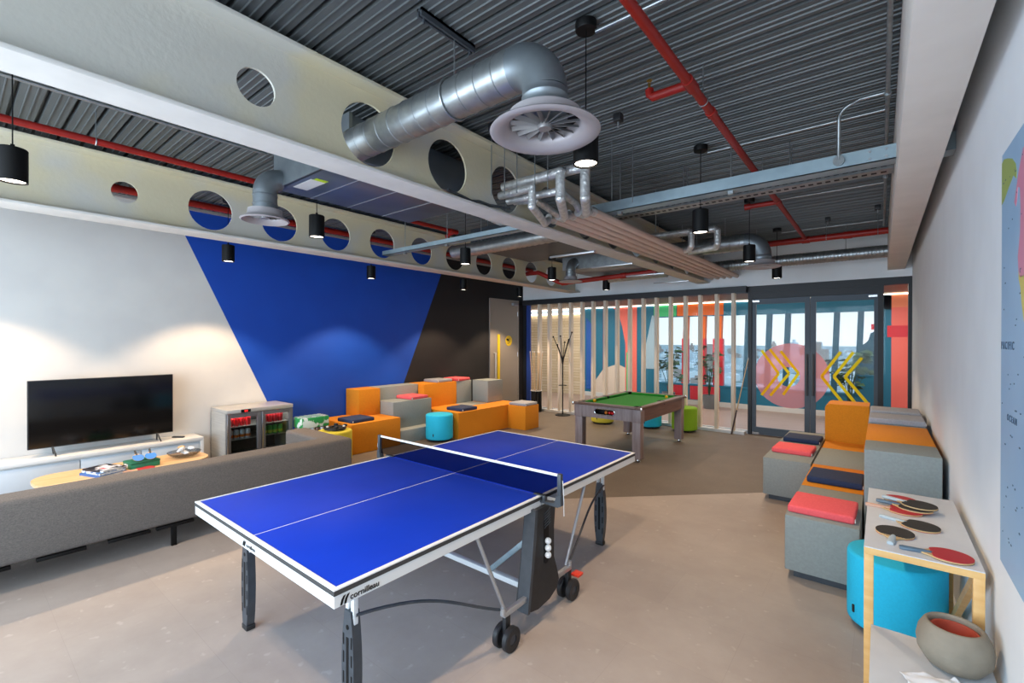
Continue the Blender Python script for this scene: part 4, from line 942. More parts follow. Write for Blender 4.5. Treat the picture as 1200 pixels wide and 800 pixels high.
MB().box((1.583, .55, LZ - .004), (1.965, 1.762, LZ)).build('laminate_top', LAMIN, lb, off=l_o, smooth=False)
MB().box((1.583, .55, LZ - .034), (1.965, 1.762, LZ - .004)).build('board', BIRCH, lb, off=l_o, smooth=False)
for (x, y) in ((1.583, .55), (1.929, .55), (1.583, 1.726), (1.929, 1.726)): MB().box((x, y, 0), (x + .036, y + .036, LZ - .034), .002).build('leg', BIRCH, lb, off=l_o)
zt = SZ + .0004
bat('red bat nearest the front edge of the white side table', (1.855, 1.862, zt), .10, RUBR, RUBK, HB)
bat('black round bat with its pale handle pointing to the front of the side table', (1.672, 2.035, zt), PI / 2 - .12, RUBK, RUBR, HP)
bat('black bat with grey handle lying across the middle of the side table', (1.775, 2.215, zt), -.36, RUBK, RUBR, HP)
bat('bottom bat of the pile with a bare wooden handle and red face', (1.72, 2.445, zt), -.04, RUBR, RUBR, HW)
bat('bat in the pile with a blue handle', (1.765, 2.49, zt + .0130), -.24, RUBK, RUBR, HB)
bat('top black bat of the pile with a pale handle', (1.785, 2.515, zt + .0262), -.40, RUBK, RUBK, HP)
bat('red bat farthest back on the side table with its handle towards the wall', (1.71, 2.66, zt), PI - .42, RUBR, RUBK, HB)
pot = thing('planter', 'round grey concrete planter on the low bench by the wall', 'planter', (1.848, 1.615, LZ))
MB().lathe([(0, 0), (.062, 0), (.085, .012), (.112, .055), (.117, .095), (.110, .135), (.094, .166), (.088, .172), (.080, .172), (.076, .162), (.084, .13), (.085, .09), (.05, .07), (0, .07)], 40).build('body', CONC, pot, ang=1.2)
ip = thing('plant_saucer', 'terracotta pot rim set inside the concrete planter', 'pot', (1.848, 1.615, LZ + .072))
MB().lathe([(0, 0), (.055, 0), (.070, .055), (.074, .056), (.074, .080), (.066, .080), (.064, .055), (.05, .012), (0, .012)], 36).build('body', TERR, ip)
rng = random.Random(4); tm = MB()
N = 9
G = [[tm.bm.verts.new(((i / N - .5) * .20 + rng.uniform(-.012, .012), (j / N - .5) * .16 + rng.uniform(-.012, .012), .004 + abs(rng.gauss(0, .008)) + .02 * math.exp(-((i - 4) ** 2 + (j - 5) ** 2) / 6))) for j in range(N + 1)] for i in range(N + 1)]
for i in range(N):
    for j in range(N): tm.bm.faces.new((G[i][j], G[i + 1][j], G[i + 1][j + 1], G[i][j + 1]))
tis = tag(tm.build('tissue_paper', mat('tissue paper', 'e9eef4', .7), loc=(1.79, 1.40, LZ), rz=.4, ang=.4), 'crumpled white tissue paper on the front of the low bench', 'tissue'); tis.modifiers.new('smooth', 'SUBSURF').render_levels = 2
md = tis.modifiers.new('thickness', 'SOLIDIFY'); md.thickness = .001

# wall map
mp_ = thing('wall_map', 'large blue world map on the right wall', 'map', (XR - .006, .5, 1.64))
MY0, MY1, MZ0, MZ1 = -.9, 1.655, .86, 2.43
mo = Vector(mp_.location)
MB().box((XR - .005, MY0, MZ0), (XR - .0005, MY1, MZ1)).build('sheet', mat('map ocean', '8fb2d2', .45, col2='9cbcd8', scale=2), mp_, off=mo, smooth=False)
def land(name, mt, pts):
    # map runs left to right from the far end (MY1) toward the viewer: u to the right, v up
    MB().prism([(MY1 - u, MZ0 + v) for u, v in pts], XR - .0058, XR - .0048, 'x').build(name, mt, mp_, off=mo, smooth=False)
MG = mat('map green', '9fae62', .5); MP = mat('map pink', 'd98aa2', .5); MY = mat('map yellow', 'd6c46a', .5); MO = mat('map orange', 'd8a066', .5)
land('land_area', MG, [(.0, 1.38), (.04, 1.385), (.08, 1.40), (.12, 1.415), (.2, 1.44), (.245, 1.415), (.25, 1.44), (.235, 1.47), (.18, 1.505), (.1, 1.53), (.04, 1.545), (.0, 1.54)])
land('land_area', MP, [(.215, 1.34), (.24, 1.32), (.255, 1.335), (.27, 1.38), (.30, 1.37), (.31, 1.30), (.305, 1.22), (.29, 1.18), (.275, 1.14), (.285, 1.09), (.31, 1.065), (.50, 1.07), (.66, 1.10), (.74, 1.18), (.70, 1.32), (.60, 1.45), (.45, 1.5), (.34, 1.49), (.28, 1.43)])
land('land_area', MY, [(.285, 1.09), (.29, 1.06), (.315, 1.03), (.33, .98), (.36, .92), (.42, .86), (.48, .84), (.46, .90), (.55, .95), (.62, 1.02), (.60, 1.07), (.31, 1.068)])
land('land_area', MO, [(.48, .83), (.58, .80), (.74, .66), (.70, .52), (.62, .30), (.58, .14), (.56, .14), (.56, .4), (.50, .66)])
land('land_area', MG, [(1.15, 1.3), (1.3, 1.35), (1.45, 1.2), (1.4, 1.0), (1.2, .95), (1.1, 1.05)])
land('land_area', MY, [(1.1, .95), (1.4, .95), (1.55, .7), (1.4, .3), (1.3, .3), (1.25, .6), (1.08, .7)])
land('land_area', MP, [(1.45, 1.2), (1.6, 1.45), (2.2, 1.4), (2.4, 1.2), (2.2, .85), (1.8, .75), (1.6, .9)])
MT = mat('map text grey', '4c6076', .6)
text('P A C I F I C', .042, (XR - .0062, MY1 - .008, 1.68), (PI / 2, 0, -PI / 2), MT, mp_, sp=1.0)
text('O C E A N', .034, (XR - .0062, MY1 - .12, 1.42), (PI / 2, 0, -PI / 2), MT, mp_)
for o in mp_.children:
    if o.name.startswith('lettering'): o.location = Vector(o.location) - mo
rng = random.Random(8); dots = MB()
for k in range(70):
    u, v = rng.uniform(.01, .6), rng.uniform(.1, 1.5); dots.box((XR - .0062, MY1 - u - rng.uniform(.002, .016), MZ0 + v), (XR - .0046, MY1 - u, MZ0 + v + .005))
dots.build('place_marks', MT, mp_, off=mo, smooth=False)

# ------------------------------------------------------------------ pendant lamps with their own light
EMW = mat('lamp diffuser', 'fff6ea', .4, emit=('fff2e0', 9.0))
def lamp(x, y, lab, zc=3.422, row_=None, power=LAMP_W):
    t = thing('pendant_lamp', lab, 'lamp', (x, y, 2.66), 0, row_)
    MB().lathe([(.061, .0), (.0675, .0), (.0675, .195), (.063, .20), (0, .20), (0, .19), (.061, .19)], 32, closed=False).build('shade', BLACK, t)
    MB().lathe([(0, .010), (.0605, .010), (.0605, .014), (0, .014)], 24).build('diffuser', EMW, t, label='glowing white diffuser')
    h = MB(); h.cyl((0, 0, .2), (0, 0, .225), .01, n=10); h.cyl((0, 0, .22), (0, 0, zc - 2.66), .0035, n=8); h.build('cord', BLACK, t)
    MB().lathe([(0, zc - 2.66 - .045), (.055, zc - 2.66 - .045), (.058, zc - 2.66 - .04), (.058, zc - 2.66), (0, zc - 2.66)], 28).build('canopy', BLACK, t)
    d = bpy.data.lights.new('lamp_light', 'SPOT'); d.energy = power; d.spot_size = math.radians(104); d.spot_blend = .35; d.shadow_soft_size = .04; d.color = (1.0, .71, .45)
    o = bpy.data.objects.new('lamp_light', d); C.objects.link(o); o.parent = t; o.location = (0, 0, -.012)
for y, s_ in ((1.25, 'nearest the large round duct diffuser'), (3.27, 'second from the front in the right hand row'), (5.2, 'third from the front in the right hand row'), (7.1, 'farthest in the right hand row by the glass doors')):
    lamp(.37, y, 'black pendant lamp ' + s_)
lamp(.37, -.8, 'black pendant lamp behind the camera in the right hand row')
for y, s_ in ((-.66, 'at the left edge in the bay between the beams'), (1.25, 'in front of the left beam beside the duct box'), (3.2, 'by the galvanised strut in the left bay'), (5.15, 'near the far small diffuser in the left bay'), (7.0, 'above the glass wall at the end of the left bay')):
    lamp(-2.46, y, 'black pendant lamp ' + s_, zc={5.15: 3.02, 7.0: 2.93}.get(y, 3.422), power=LAMP_W * .75)
for y, s_ in ((-.75, 'over the television end of the white wall'), (1.26, 'over the edge of white and blue wall'), (3.27, 'over the middle of the blue wall'), (5.3, 'over the black wall'), (7.05, 'beside the grey door')):
    lamp(-4.58, y, 'black pendant lamp ' + s_ + ' behind the left beam', power=LAMP_W * 1.9)

# ------------------------------------------------------------------ ducts and diffusers
def swirl(t, c, R_=.262, rin=.12, z=2.69):
    x, y = c; o = t.location
    MB().lathe([(rin, .085), (rin + .003, .05), (rin + .012, .03), (rin + .04, .012), (R_ - .012, .002), (R_, .010), (R_ - .006, .018), (rin + .035, .03), (rin + .012, .05), (rin + .008, .092)], 56, (x, y, z)).build('flange', mat('diffuser grey', 'a8a2a4', .45, .2), t, off=o, ang=1.0)
    mb = MB()
    for k in range(16):
        a = 2 * PI * k / 16; M_ = Matrix.Translation((x, y, z + .048)) @ Matrix.Rotation(a, 4, 'Z') @ Matrix.Translation((rin * .6, 0, 0)) @ Matrix.Rotation(.95, 4, 'X')
        mb.box((-rin * .42, -.011, -.001), (rin * .40, .011, .001), M=M_)
    mb.lathe([(0, .025), (.030, .025), (.034, .032), (.034, .06), (0, .06)], 20, (x, y, z)); mb.build('swirl_vanes', mat('vane grey', '8c8a8a', .4, .4), t, off=o)
    MB().lathe([(0, .088), (rin + .005, .088), (rin + .005, .09), (0, .09)], 32, (x, y, z)).build('dark_throat', BLACK, t, off=o)
def duct(name, lab, base, segs, r, dif=None, rib=.004, pitch=.12, mt=None, hang=None):
    t = thing(name, lab, 'duct', base); o = t.location
    for s_ in segs:
        mb = MB()
        if s_[0] == 'p': mb.pipe(s_[1], s_[2], r, rib, pitch); mb.build('spiral_duct', mt or GALV, t, off=o)
        elif s_[0] == 'e':
            mb.tube(s_[1], r * 1.01, 28); mb.build('elbow', GALVD, t, off=o, ang=1.0)
        elif s_[0] == 'c': mb.pipe(s_[1], s_[2], r * 1.03, .003, .06); mb.build('collar', GALVD, t, off=o)
    if dif: swirl(t, *dif)
    return t
# large duct: through the beam hole, elbow, round diffuser
zd, yd, rd_ = 3.058, .87, .106
big = duct('ventilation_duct', 'large spiral duct through the near beam ending in a round diffuser', (.37, yd, 2.69),
     [('p', (-1.275, yd, zd), (.195, yd, zd), ), ('e', arc((.195, yd, zd - .17), (0, 0, 1), (1, 0, 0), .17, 0, PI / 2, 14)), ('c', (.365, yd, zd - .17), (.365, yd, 2.765))], rd_, ((.365, yd), .262, .165, 2.69))
h = MB(); h.tube([(-.25, yd + .112 * math.cos(a), zd + .112 * math.sin(a)) for a in [2 * PI * k / 28 for k in range(28)]], .006, 6, closed=True); h.cyl((-.25, yd, zd + .112), (-.25, yd, 3.40), .004, n=8); h.build('hanger', GALV, big, off=big.location, label='ring hanger with threaded rod')
ch = MB(); ch.box((-.268, .62, 3.385), (-.256, 1.02, 3.428)); ch.box((-.244, .62, 3.385), (-.232, 1.02, 3.428)); ch.box((-.268, .62, 3.412), (-.232, 1.02, 3.428)); ch.cyl((-.25, .65, 3.36), (-.25, .65, 3.412), .006, n=8); ch.cyl((-.25, .99, 3.36), (-.25, .99, 3.412), .006, n=8); ch.build('channel_bracket', DGREY, big, off=big.location, label='channel bracket on the ceiling')
far = duct('ventilation_duct', 'far spiral duct with round diffuser near the glass doors', (.36, 6.0, 2.69),
     [('p', (-.92, 6.0, 3.06), (.16, 6.0, 3.06)), ('e', arc((.16, 6.0, 2.86), (0, 0, 1), (1, 0, 0), .2, 0, PI / 2, 14)), ('c', (.36, 6.0, 2.86), (.36, 6.0, 2.755))], .115, ((.36, 6.0), .235, .15, 2.69))
for x in (-.7, -.1): MB().cyl((x, 6.0, 3.15), (x, 6.0, 3.428), .004, n=8).build('hanger', GALV, far, off=far.location)
flx = duct('flexible_duct', 'ribbed silver duct along the back above the glass doors', (.6, 7.62, 3.0), [('p', (-.85, 7.62, 3.0), (1.69, 7.62, 3.0))], .088, rib=.006, pitch=.045)
for x in (.0, 1.2): MB().cyl((x, 7.62, 3.08), (x, 7.62, 3.428), .004, n=8).build('hanger', GALV, flx, off=flx.location)
# left bay: air unit with small diffuser
FC = thing('air_handling_box', 'flat galvanised air unit hung between the beams with a round diffuser', 'air unit', (-2.37, .9, 2.69)); fo = FC.location
MB().box((-2.44, .87, 3.0), (-1.30, 2.30, 3.30), .003).build('casing', mat('galvanised blue grey', '6d7886', .35, .6, col2='5f6a78', scale=2.5), FC, off=fo)
k = MB(); k.box((-2.45, .86, 3.0), (-1.29, .885, 3.31)); k.build('end_plate', GALVD, FC, off=fo, smooth=False)
k = MB()
for y in (1.18, 1.55, 1.95): k.box((-2.44, y, 2.997), (-1.30, y + .006, 3.001))
k.build('panel_seam', SILVER, FC, off=fo, smooth=False)
k = MB(); k.box((-1.52, 1.05, 2.985), (-1.33, 1.75, 3.0)); k.build('access_plate', GALVD, FC, off=fo, smooth=False)
k = MB(); k.box((-2.25, .93, 2.9985), (-1.95, 1.05, 3.0)); k.build('white_label', WHITEM, FC, off=fo, label='white paper label', smooth=False)
k = MB(); k.box((-1.95, .95, 2.9984), (-1.90, 1.05, 3.0)); k.build('green_label', mat('label green', 'b6d820', .5), FC, off=fo, smooth=False)
k = MB(); k.box((-1.46, 1.12, 2.983), (-1.40, 1.22, 2.985)); k.build('orange_label', mat('label orange', 'e8941c', .5), FC, off=fo, smooth=False)
k = MB(); k.box((-1.46, 1.48, 2.983), (-1.40, 1.56, 2.985)); k.build('yellow_label', mat('label yellow', 'e0d020', .5), FC, off=fo, smooth=False)
k = MB(); k.tube(arc((-2.36, .87, 2.93), (0, 0, 1), (0, -1, 0), .12, 0, PI / 2, 12), .090, 26); k.build('elbow', GALVD, FC, off=fo, ang=1.0)
k = MB(); k.pipe((-2.36, .75, 2.935), (-2.36, .75, 2.765), .092, .004, .07); k.build('collar', GALVD, FC, off=fo)
swirl(FC, (-2.36, .75), .185, .12, 2.69)
for (x, y) in ((-2.4, 1.3), (-2.4, 2.1)): MB().cyl((x, y, 3.29), (x, y, 3.428), .004, n=8).build('hanger', GALV, FC, off=fo)
# far air unit in the left bay
F2 = thing('air_handling_box', 'far galvanised air unit over the glass wall with a small round diffuser', 'air unit', (-2.52, 5.75, 2.70)); fo = F2.location
MB().box((-2.75, 5.95, 2.93), (-1.32, 7.4, 3.25), .003).build('casing', GALVD, F2, off=fo)
k = MB(); k.box((-3.0, 3.85, 3.02), (-1.5, 5.3, 3.3), .003); k.build('dark_casing', DGREY, F2, off=fo, label='dark lined casing')
k = MB(); k.box((-2.76, 5.93, 2.93), (-1.31, 5.95, 3.26)); k.build('end_plate', GALV, F2, off=fo, smooth=False)
k = MB(); k.tube(arc((-2.52, 5.95, 2.90), (0, 0, 1), (0, -1, 0), .14, 0, PI / 2, 12), .085, 24); k.build('elbow', GALV, F2, off=fo, ang=1.0)
k = MB(); k.pipe((-2.52, 5.81, 2.91), (-2.52, 5.81, 2.76), .087, .004, .05); k.build('collar', GALV, F2, off=fo)
swirl(F2, (-2.52, 5.81), .2, .1, 2.70)
for (x, y) in ((-2.6, 6.2), (-2.6, 7.2), (-1.45, 7.2), (-2.8, 4.0), (-2.8, 5.0)): MB().cyl((x, y, 3.24), (x, y, 3.428), .004, n=8).build('hanger', GALV, F2, off=fo)
for k_, (y, lab) in enumerate(((4.05, 'short strut rail under the near beam, first past the duct'), (5.15, 'short strut rail under the near beam, second along'), (6.35, 'short strut rail under the near beam, third along'), (7.55, 'short strut rail under the near beam, nearest the glass wall'))):
    solo('strut_rail', MB().box((-1.75, y - .02, 2.778), (-1.10, y + .02, 2.799), .003), SILVER, lab, 'strut rail', (-1.4, y, 2.778))
def flex(lab, pts, r, mt):
    mb = MB(); N = 60; P = [Vector(p) for p in pts]; Q = []
    for i in range(N + 1):
        t_ = i / N * (len(P) - 1); a = min(int(t_), len(P) - 2); f = t_ - a; p0, p1, p2, p3 = P[max(a - 1, 0)], P[a], P[a + 1], P[min(a + 2, len(P) - 1)]
        Q.append(.5 * ((2 * p1) + (p2 - p0) * f + (2 * p0 - 5 * p1 + 4 * p2 - p3) * f * f + (3 * p1 - p0 - 3 * p2 + p3) * f ** 3))
    mb.tube(Q, [r * (1.0 if i % 2 else .93) for i in range(N + 1)], 20)
    t = thing('flexible_duct', lab, 'duct', pts[0]); mb.build('duct_tube', mt, t, off=pts[0], ang=1.2)
    for q in (Q[18], Q[44]):
        h = MB(); h.cyl((q.x, q.y, q.z), (q.x, q.y, min(3.428, 2.935 if (q.y > 6 and q.z < 2.9) else 3.428)), .004, n=8); h.build('hanger', GALV, t, off=pts[0])
    return t
flex('silver flexible duct curling past the near beam beside the air unit', [(-1.58, 2.33, 3.08), (-1.60, 2.5, 3.07), (-1.68, 3.0, 3.065), (-1.68, 3.2, 3.07)], .085, FOIL)
flex('spiral duct crossing the left bay above the pendant lamp', [(-3.2, 3.716, 2.975), (-2.6, 3.716, 2.975), (-1.9, 3.716, 2.985), (-.98, 3.716, 2.995)], .095, GALV)
flex('ribbed silver duct beside the red pipe at the end of the left bay', [(-2.35, 6.9, 2.85), (-2.0, 6.9, 2.855), (-1.6, 6.9, 2.86), (-1.25, 6.9, 2.86)], .07, GALV)

# ------------------------------------------------------------------ struts, trays, conduits
def strut(lab, x0, x1, y, z0, z1, dy=.16, hx=()):
    t = thing('support_channel', lab, 'channel', ((x0 + x1) / 2, y, z0)); o = t.location
    k = MB(); k.box((x0, y, z0), (x1, y + .008, z1)); k.box((x0, y, z0), (x1, y + dy, z0 + .006)); k.box((x0, y + dy - .008, z0), (x1, y + dy, z1)); k.build('channel', ZINC, t, off=o, smooth=False)
    for x in hx:
        h = MB(); h.cyl((x, y + dy * .5, z0 - .02), (x, y + dy * .5, 3.428), .005, n=8); h.box((x - .02, y + dy * .5 - .02, z0 - .025), (x + .02, y + dy * .5 + .02, z0)); h.build('threaded_rod', GALV, t, off=o)
    return t
stA = strut('galvanised channel spanning from the pipes to the right beam', -.72, 1.70, 3.11, 2.945, 3.045, .14, hx=(-.35, .64))
k = MB()
for (x, z) in ((1.55, 2.97), (1.55, 3.02), (1.64, 2.97), (1.64, 3.02)): k.cyl((x, 3.103, z), (x, 3.112, z), .008, n=10)
k.build('bolts', SILVER, stA, off=stA.location)
MB().box((1.90, 3.11, 2.93), (XR - .002, 3.25, 3.045)).build('channel_end', ZINC, stA, off=stA.location, smooth=False)
stB = strut('galvanised channel crossing the left bay through the beam hole', -3.9, -1.15, 2.99, 2.905, 2.965, .10, hx=(-3.45, -2.62))
def tray(lab, x0, x1, y0_, y1_, z, rods):
    t = thing('cable_tray', lab, 'cable tray', ((x0 + x1) / 2, y0_, z)); o = t.location
    k = MB(); k.box((x0, y0_, z), (x1, y1_, z + .003)); k.box((x0, y0_, z), (x1, y0_ + .003, z + .05)); k.box((x0, y1_ - .003, z), (x1, y1_, z + .05)); k.build('tray', GALV, t, off=o, smooth=False)
    s_ = MB(); n = int((x1 - x0) / .06)
    for i in range(n): s_.box((x0 + .02 + i * .06, y0_ - .001, z + .02), (x0 + .055 + i * .06, y0_ + .001, z + .03)); s_.box((x0 + .02 + i * .06, (y0_ + y1_) / 2 - .02, z - .001), (x0 + .055 + i * .06, (y0_ + y1_) / 2 + .02, z + .001))
    s_.build('slots', BLACK, t, off=o, smooth=False)
    for x in rods:
        for yy in (y0_ + .02, y1_ - .02): MB().cyl((x, yy, z), (x, yy, 3.428), .004, n=8).build('threaded_rod', GALV, t, off=o)
tray('perforated cable tray behind the galvanised channel', -.75, 1.69, 3.62, 3.77, 3.03, (.1, 1.0))
def rod(name, lab, pts, r, mt, cat, clips=(), clipm=None, clipn='clip', group=None, n=10):
    base = pts[0]; t = thing(name, lab, cat, base, 0, group); MB().tube(pts, r, n).build('tube', mt, t, off=base)
    for (a, b, rr) in clips: MB().cyl(a, b, rr, n=14).build(clipn, clipm or mt, t, off=base)
    return t
rod('conduit', 'steel conduit running beside the right beam', [(1.645, -1.5, 3.33), (1.645, 7.4, 3.33)], .0125, GALV, 'conduit', [((1.645, 2.94, 3.33), (1.645, 3.0, 3.33), .02), ((1.645, 4.9, 3.33), (1.645, 4.96, 3.33), .02)])
rod('conduit', 'steel conduit from the large diffuser lamp across the deck', [(.43, 1.25, 3.35), (1.64, 1.25, 3.35)], .011, GALV, 'conduit')
rod('conduit', 'steel conduit from the second right hand lamp across the deck', [(.43, 3.27, 3.35), (1.64, 3.27, 3.35)], .011, GALV, 'conduit')
rod('conduit', 'steel conduit from the third right hand lamp across the deck', [(.43, 5.2, 3.35), (1.64, 5.2, 3.35)], .011, GALV, 'conduit')
rod('conduit', 'steel conduit from the farthest right hand lamp across the deck', [(.43, 7.1, 3.35), (1.64, 7.1, 3.35)], .011, GALV, 'conduit')
pb = [(1.64, 2.96, 3.34), (1.50, 2.96, 3.34)] + arc((1.46, 3.0, 3.26), (0, 0, 1), (-1, .3, 0), .08, 0, PI / 2, 8) + [(1.375, 3.095, 3.10), (1.375, 3.095, 3.0)]
rod('conduit', 'bent steel conduit dropping onto the galvanised channel', pb, .012, GALV, 'conduit', [((1.375, 3.085, 2.995), (1.375, 3.11, 2.995), .035)], clipn='junction_box')
rod('conduit', 'steel conduit along the deck above the left bay', [(-2.57, -1.5, 3.33), (-2.57, .85, 3.33)], .0125, GALV, 'conduit')
rod('conduit', 'thin grey cable clipped along the near beam between two holes', [(-1.03, 1.55, 2.885), (-1.03, 1.70, 2.875), (-1.03, 1.82, 2.86), (-1.03, 1.92, 2.88), (-1.03, 2.05, 2.878), (-1.0, 2.28, 2.90)], .012, DGREY, 'cable')

# red sprinkler pipes
def rpipe(lab, segs, r, fit=()):
    base = segs[0][0]; t = thing('sprinkler_pipe', lab, 'pipe', base)
    k = MB()
    for s_ in segs: k.tube(s_, r, 16)
    k.build('pipe', REDP, t, off=base)
    for (a, b, rr) in fit: MB().cyl(a, b, rr, n=16).build('coupling', REDP, t, off=base)
    return t
def rods_for(t, L):
    for (x, y, z, r) in L:
        k = MB(); k.cyl((x, y, z + r), (x, y, 3.428), .004, n=8); k.tube([(x, y + (r + .002) * math.cos(a), z + (r + .002) * math.sin(a)) if abs(L[0][0] - L[-1][0]) > .2 else (x + (r + .002) * math.cos(a), y, z + (r + .002) * math.sin(a)) for a in [2 * PI * q / 16 for q in range(16)]], .004, 6, closed=True)
        k.build('pipe_hanger', GALV, t, off=t.location)
def sprinkler(t, p, upw=True):
    k = MB(); s = 1 if upw else -1; k.cyl(p, (p[0], p[1], p[2] + s * .04), .008, n=8); k.lathe([(0, 0), (.018, 0), (.018, .003), (0, .003)], 12, (p[0], p[1], p[2] + s * .055)); k.cyl((p[0] - .008, p[1], p[2] + s * .035), (p[0] - .008, p[1], p[2] + s * .056), .002, n=6); k.cyl((p[0] + .008, p[1], p[2] + s * .035), (p[0] + .008, p[1], p[2] + s * .056), .002, n=6); k.build('sprinkler_head', mat('brass', 'b08a4a', .3, .9), t, off=t.location)
zr = 3.2
t = rpipe('red sprinkler pipe running lengthwise over the right bay', [[(.745, -2.5, zr), (.745, 7.0, zr)], [(.745, 1.80, zr), (.52, 1.80, zr), (.505, 1.80, zr + .02), (.50, 1.80, zr + .05)], [(.745, 4.72, zr), (.46, 4.72, zr)]], .026,
      [((.745, 1.74, zr), (.745, 1.86, zr), .034), ((.745, 2.2, zr), (.745, 2.26, zr), .033), ((.745, 4.66, zr), (.745, 4.78, zr), .034), ((.48, 4.72, zr), (.42, 4.72, zr), .034)])
sprinkler(t, (.50, 1.80, zr + .05)); rods_for(t, [(.745, 2.05, zr, .026), (.745, 3.9, zr, .026), (.745, .2, zr, .026)])
t = rpipe('thick red main pipe across the back over the glass doors', [[(-.9, 7.05, 3.19), (1.69, 7.05, 3.19)]], .045, [((.70, 7.05, 3.19), (.80, 7.05, 3.19), .054), ((1.2, 7.05, 3.19), (1.3, 7.05, 3.19), .052)])
rods_for(t, [(1.0, 7.05, 3.19, .045), (1.58, 7.05, 3.19, .045), (.1, 7.05, 3.19, .045)])
t = rpipe('red sprinkler pipe running lengthwise over the left bay', [[(-3.0, -2.5, zr), (-2.97, 3.55, zr)], [(-2.97, 3.5, zr), (-3.25, 3.62, zr), (-3.3, 3.75, zr - .05)]], .026, [((-2.97, 3.42, zr), (-2.97, 3.55, zr), .034)])
rods_for(t, [(-2.99, -.2, zr, .026), (-2.98, 2.6, zr, .026)])
t = rpipe('red pipe running along the left wall seen through the beam holes', [[(-4.95, -2.5, 3.375), (-4.95, 8.0, 3.375)]], .042, [((-4.95, .2, 3.375), (-4.95, .3, 3.375), .048), ((-4.95, 2.2, 3.375), (-4.95, 2.3, 3.375), .048)])
struct('trim_6', MB().box((XL, YR, 3.40), (XL + .05, YB - .07, 3.43)), mat('wall head strip', '9a9694', .6), smooth=False)
t = rpipe('red pipe elbowing out of the left beam over the glass wall', [[(-4.3, 6.58, 3.06), (-3.75, 6.58, 3.06), (-3.68, 6.6, 3.03), (-3.3, 6.65, 2.84), (-3.22, 6.66, 2.82), (-1.35, 6.66, 2.87)]], .043,
      [((-3.24, 6.66, 2.82), (-3.12, 6.66, 2.823), .052), ((-2.0, 6.66, 2.852), (-1.9, 6.66, 2.855), .052), ((-1.5, 6.66, 2.866), (-1.4, 6.66, 2.868), .052)])
for x, zt_ in ((-2.9, 3.428), (-1.95, 2.932)): MB().cyl((x, 6.66, 2.85), (x, 6.66, zt_), .004, n=8).build('pipe_hanger', GALV, t, off=t.location)

# lagged pipes along the near beam with foil risers out of the beam hole
XS = (-.90, -.79, -.68, -.57, -.46)
for k_, x in enumerate(XS):
    rows_ = ('nearest the beam', 'second from the beam', 'middle of the five', 'fourth from the beam', 'farthest from the beam')
    rod('lagged_pipe', 'pinkish lagged pipe along the near beam, ' + rows_[k_], [(x, 2.80 + .0 * k_, 2.895), (x, YB - .07, 2.895)], .036, PIPEB, 'pipe', [((x, 2.76, 2.895), (x, 2.86, 2.895), .042)], FOIL, 'foil_end', group=None, n=14)
def foil(lab, pts, r=.042):
    mb = MB()
    for a, b in zip(pts, pts[1:]): mb.cyl(a, b, r, n=16)
    for q in pts[1:-1]: mb.sph(q, r * 1.06, u=14, v=8)
    return solo('foil_pipe', mb, FOIL, lab, 'pipe', pts[0], ang=.8)
foil('foil wrapped pipe from the beam hole with the leftmost riser', [(-1.02, 2.17, 2.985), (-.665, 2.17, 2.985), (-.665, 2.17, 2.83), (-.90, 2.70, 2.83), (-.90, 2.80, 2.895)], .034)
foil('foil wrapped pipe from the beam hole with the middle riser', [(-1.02, 2.22, 3.075), (-.418, 2.22, 3.075), (-.418, 2.22, 2.86), (-.68, 2.70, 2.86), (-.68, 2.80, 2.895)], .04)
foil('foil wrapped pipe from the beam hole with the right riser', [(-1.02, 2.33, 3.115), (-.235, 2.30, 3.10), (-.235, 2.30, 2.85), (-.46, 2.72, 2.86), (-.46, 2.80, 2.895)], .04)
foil('foil wrapped pipe lower in the beam hole bundle', [(-1.02, 2.28, 2.965), (-.50, 2.33, 2.965), (-.57, 2.72, 2.965), (-.57, 2.80, 2.895)], .032)
foil('foil wrapped pipe crossing to the second lagged pipe', [(-1.02, 2.38, 2.985), (-.79, 2.40, 2.96), (-.79, 2.74, 2.905), (-.79, 2.80, 2.895)], .032)
foil('far foil riser from the near beam by the far duct, left one', [(-1.1, 5.15, 3.12), (-.34, 5.15, 3.12), (-.30, 5.15, 3.09), (-.30, 5.15, 2.93), (-.34, 5.2, 2.90), (-.46, 5.3, 2.91)], .04)
foil('far foil riser from the near beam by the far duct, right one', [(-1.1, 5.3, 3.14), (-.06, 5.3, 3.14), (-.02, 5.3, 3.11), (-.02, 5.3, 2.95), (-.06, 5.35, 2.91), (-.46, 5.45, 2.91)], .04)
hr = [(-.95, 1.98), (-.84, 2.02), (-.74, 2.06), (-.60, 2.12), (-.50, 2.16), (-.33, 2.5), (-.20, 2.7), (-.10, 2.9), (-.4, 4.2), (-.95, 4.2), (-.4, 5.7), (-.95, 5.7)]
for k_, (x, y) in enumerate(hr):
    o = MB().cyl((0, 0, 0), (0, 0, .498 if y < 3 else .483), .0042, n=8).build('hanger_rod', GALV, loc=(x, y, 2.93 if y < 3 else 2.945)); tag(o, 'thin threaded rod hanging from the deck beside the foil and lagged pipes', 'rod', 'threaded rods above the lagged pipes')
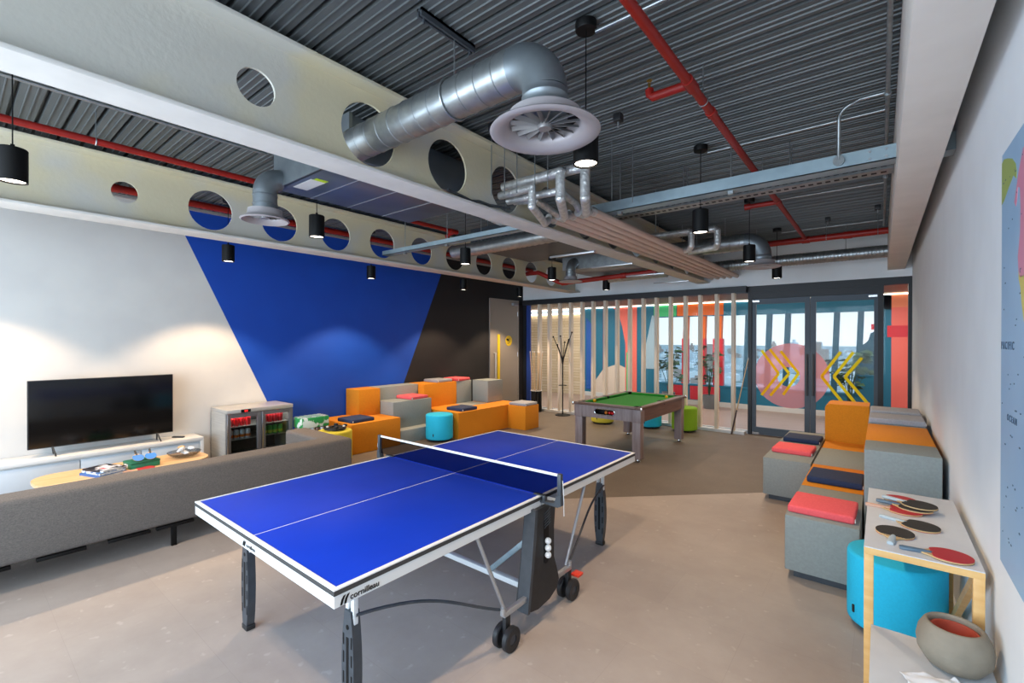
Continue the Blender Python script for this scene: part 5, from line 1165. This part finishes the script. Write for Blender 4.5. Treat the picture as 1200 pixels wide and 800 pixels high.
for (x, y, lab) in ((-.72, 1.74, 'small black sensor box on the deck behind the large diffuser'), (.1, 2.2, 'small black sensor box on the deck right of the large diffuser'), (1.05, 6.6, 'black clamp on the deck above the thick red main'), (1.58, 6.3, 'black clamp on the deck beside the right beam')):
    t = thing('ceiling_sensor', lab, 'sensor', (x, y, 3.3)); MB().box((-.03, -.03, .02), (.03, .03, .078), .006).build('housing', BLACKP, t); MB().cyl((0, 0, -.02), (0, 0, .02), .006, n=8).build('stem', SILVER, t)

# ------------------------------------------------------------------ plants beyond the glass
LEAF = mat('plant leaf', '2e4a3a', .5, col2='3d6145', scale=6)
def plant(lab, x, y, h_, n_, seed):
    t = thing('potted_plant', lab, 'plant', (x, y, 0)); rng = random.Random(seed)
    MB().lathe([(0, 0), (.13, 0), (.17, .34), (.15, .34), (.14, .28), (0, .28)], 24).build('pot', mat('plant pot grey', '6c7074', .6), t)
    st = MB(); lf = MB()
    for k in range(n_):
        a = rng.uniform(0, 6.28); r_ = rng.uniform(.08, .32); z = rng.uniform(.7, h_); P = [(0, 0, .28), (r_ * .3 * math.cos(a), r_ * .3 * math.sin(a), z * .6), (r_ * math.cos(a), r_ * math.sin(a), z)]
        st.tube(P, .006, 5)
        for q in range(7):
            b = a + rng.uniform(-1.5, 1.5); L = rng.uniform(.12, .22); dz = rng.uniform(-.08, .1); p = Vector(P[2]) + Vector((rng.uniform(-.05, .05), rng.uniform(-.05, .05), rng.uniform(-.1, .05))); d = Vector((math.cos(b), math.sin(b), dz)); sd = Vector((-math.sin(b), math.cos(b), .5)) * L * .30
            lf.quad(p, p + d * L * .5 + sd, p + d * L - Vector((0, 0, .03)), p + d * L * .5 - sd)
    st.build('stems', LEAF, t); lo = lf.build('leaves', LEAF, t, smooth=False); md_ = lo.modifiers.new('thickness', 'SOLIDIFY'); md_.thickness = .002
plant('leafy plant in the corridor behind the right glass door', 1.12, 10.9, 1.55, 16, 1)
plant('leafy plant in the corridor behind the timber fins by the orange post', -2.75, 11.1, 1.65, 14, 2)
plant('leafy plant in the corridor behind the timber fins by the red post', -1.72, 11.1, 1.6, 14, 3)
